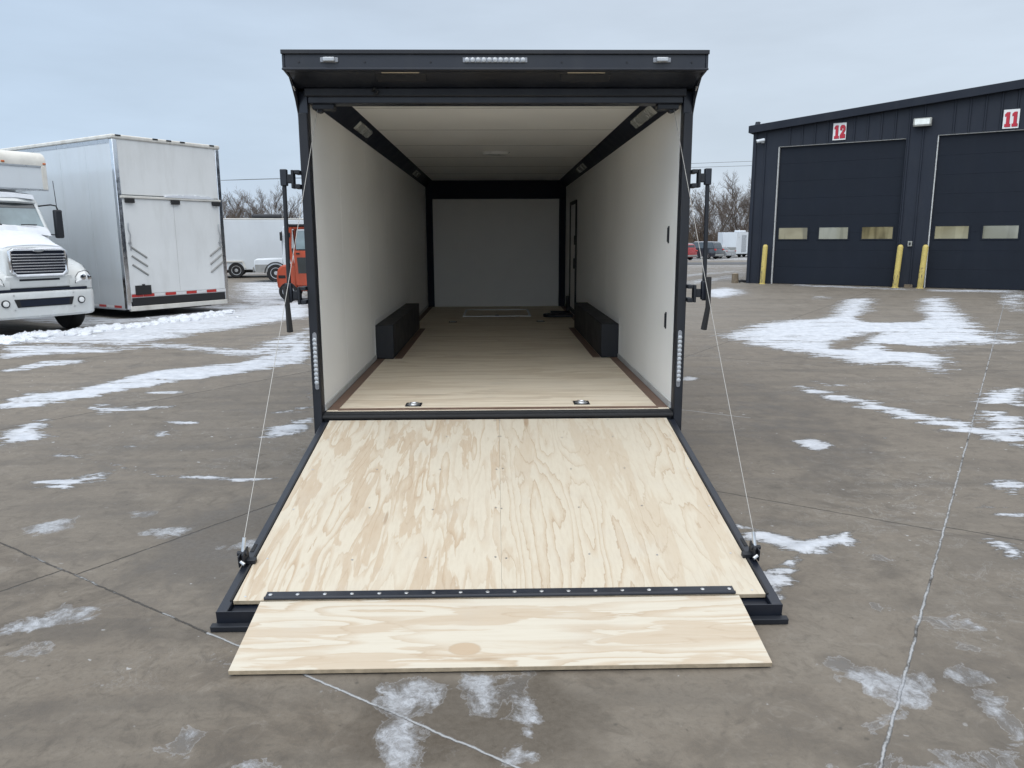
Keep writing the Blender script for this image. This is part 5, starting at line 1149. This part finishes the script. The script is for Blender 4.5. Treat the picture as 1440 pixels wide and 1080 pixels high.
# ------------------------------------------------------------------ bare trees, brush, power line
def grow_tree(seed, H, spread):
    r = random.Random(seed); tr, cr = MB(), MB()
    def twig(b, p, d, ln, rad, n, lvl):
        pts = [p]; q = p; dd = d
        for i in range(n):
            dd = (dd+Vector((r.gauss(0,.16), r.gauss(0,.16), r.gauss(.05,.10)))).normalized(); q = q+dd*ln/n; pts.append(q)
        b.tube(pts, [rad*(1-.7*i/n) for i in range(n+1)], 3 if lvl > 0 else 7, cap=False)
        return pts, dd
    def rec(p, d, ln, rad, lvl):
        pts, dd = twig(cr, p, d, ln, rad, 4 if lvl < 3 else 3, lvl)
        if lvl >= 4: return
        k = {1: 6, 2: 5, 3: 4}.get(lvl, 4)
        for i in range(k):
            t = r.uniform(.25, 1.0)*(len(pts)-1.01); j = int(t); f = t-j; q = pts[j].lerp(pts[j+1], f)
            a = Vector((r.gauss(0,1), r.gauss(0,1), r.gauss(.15,.5))).normalized()
            nd = (dd*r.uniform(.6,1.1)+a*.75).normalized(); nd.z += .12
            rec(q, nd.normalized(), ln*r.uniform(.38,.62), max(.007, rad*.45), lvl+1)
    stems = r.choice((1,1,2,3))
    for s in range(stems):
        d = Vector((r.gauss(0,.10+.10*(stems > 1)), r.gauss(0,.10), 1)).normalized(); base = Vector((r.gauss(0,.2)*(stems > 1), r.gauss(0,.2)*(stems > 1), -.1))
        pts, dd = twig(tr, base, d, H*.80, .14*H/9/(stems**.4), 8, 0)
        for i in range(int(16/stems**.5)):
            t = r.uniform(.22, 1.0)*(len(pts)-1.01); j = int(t); f = t-j; q = pts[j].lerp(pts[j+1], f); a = r.uniform(0, 2*math.pi); up = r.uniform(.5, 1.3)
            nd = Vector((math.cos(a)*spread, math.sin(a)*spread, up)).normalized()
            rec(q, nd, H*r.uniform(.18,.36)*(1.25-.55*t/len(pts)), .055*H/9, 1)
    return tr, cr
PROT = []
for k in range(5):
    H = (9.0, 8.0, 10.0, 8.6, 9.4)[k]; tr, cr = grow_tree(20+k, H, (.8,.95,.6,.75,.7)[k])
    t = thing('bare_tree', (0,0,-50), 0, 'bare leafless tree in the tree line', 'tree', 'bare trees along the far edge')
    tr.build('trunk', 'bark', t, smooth=180); cr.build('crown', 'twig', t, smooth=180); PROT.append(t)
LW = ('leafless tree in the far tree line left of the black trailer', 'leafless tree in the far tree line between the black trailer and the workshop')
used = set()
def place_tree(k, x, y, s, side, lab=None):
    o = PROT[k] if k not in used else copy_tree(PROT[k]); used.add(k)
    o.location = (x, y, float(gz(y))-.05); o.scale = (s, s, s*random.uniform(.94,1.06)); o.rotation_euler = (0,0,random.uniform(0,6.28)); o['label'] = lab or LW[side]
    o['group'] = 'bare trees left of the trailer' if side == 0 else 'bare trees right of the trailer'
for i in range(24): place_tree(i % 5, -44+i*1.0+random.uniform(-.5,.5), 98+random.uniform(-4,14), random.uniform(.76,.98), 0)
for i in range(14): place_tree((i*2+1) % 5, 25.5+i*1.15+random.uniform(-.5,.5), 100+random.uniform(-5,10), random.uniform(.92,1.16), 1)
def build_brush():
    b = MB(); r = random.Random(5)
    for (x0, x1, n) in ((-52,-18,5200),(-18,20,2600),(20,48,3600)):
        for i in range(n):
            x = r.uniform(x0, x1); y = 99+r.uniform(0, 14); h = abs(r.gauss(1.7, 1.3))+.6; z = float(gz(y))
            p = Vector((x, y, z)); d = Vector((r.gauss(0,.3), r.gauss(0,.3), 1)).normalized()
            q = p+d*h*.6; e = q+(d+Vector((r.gauss(0,.4), r.gauss(0,.4), 0))).normalized()*h*.5
            w = r.uniform(.010,.028); b.tube([p, q, e], [w, w*.8, w*.4], 3, cap=False)
            if h > 1.2:
                for _ in range(3): b.tube([q, q+(d+Vector((r.gauss(0,.7), r.gauss(0,.7), .2))).normalized()*h*.45], [w*.7, w*.3], 3, cap=False)
    o = b.build('underbrush', 'brush', smooth=180); tag(o, 'dense brown leafless underbrush at the foot of the tree line', 'brush', None, 'stuff')
build_brush()
def build_power():
    for x, z, lab in ((-62,9.0,'wooden utility pole left of the view behind the parked trailers'), (52,12.2,'wooden utility pole hidden behind the workshop')):
        T = thing('utility_pole', (x,90,float(gz(90))), 0, lab, 'utility pole')
        q = MB(); q.tube([(0,0,-.2),(0,0,z*.5),(0,0,z+.4)], [.17,.15,.12], 10); q.build('pole', 'post_wood', T)
        q = MB(); q.box(-.08, .08, -1.1, 1.1, z-.4, z-.26); q.build('crossarm', 'post_wood', T, .01)
    for k, (y, za, zc) in enumerate(((89.3,7.95,10.75),(90.7,7.85,11.55))):
        T = MB(); a = Vector((-62,y,za)); c = Vector((52,y,zc)); pts = []
        for t in np.linspace(0, 1, 40): p = a.lerp(c, t); p.z -= .25*4*t*(1-t)*.5; pts.append(p)
        T.tube(pts, .020, 5); o = T.build('power_line', 'wire')
        tag(o, ('lower', 'upper')[k]+' thin power line crossing the sky above the bare trees', 'cable')
build_power()
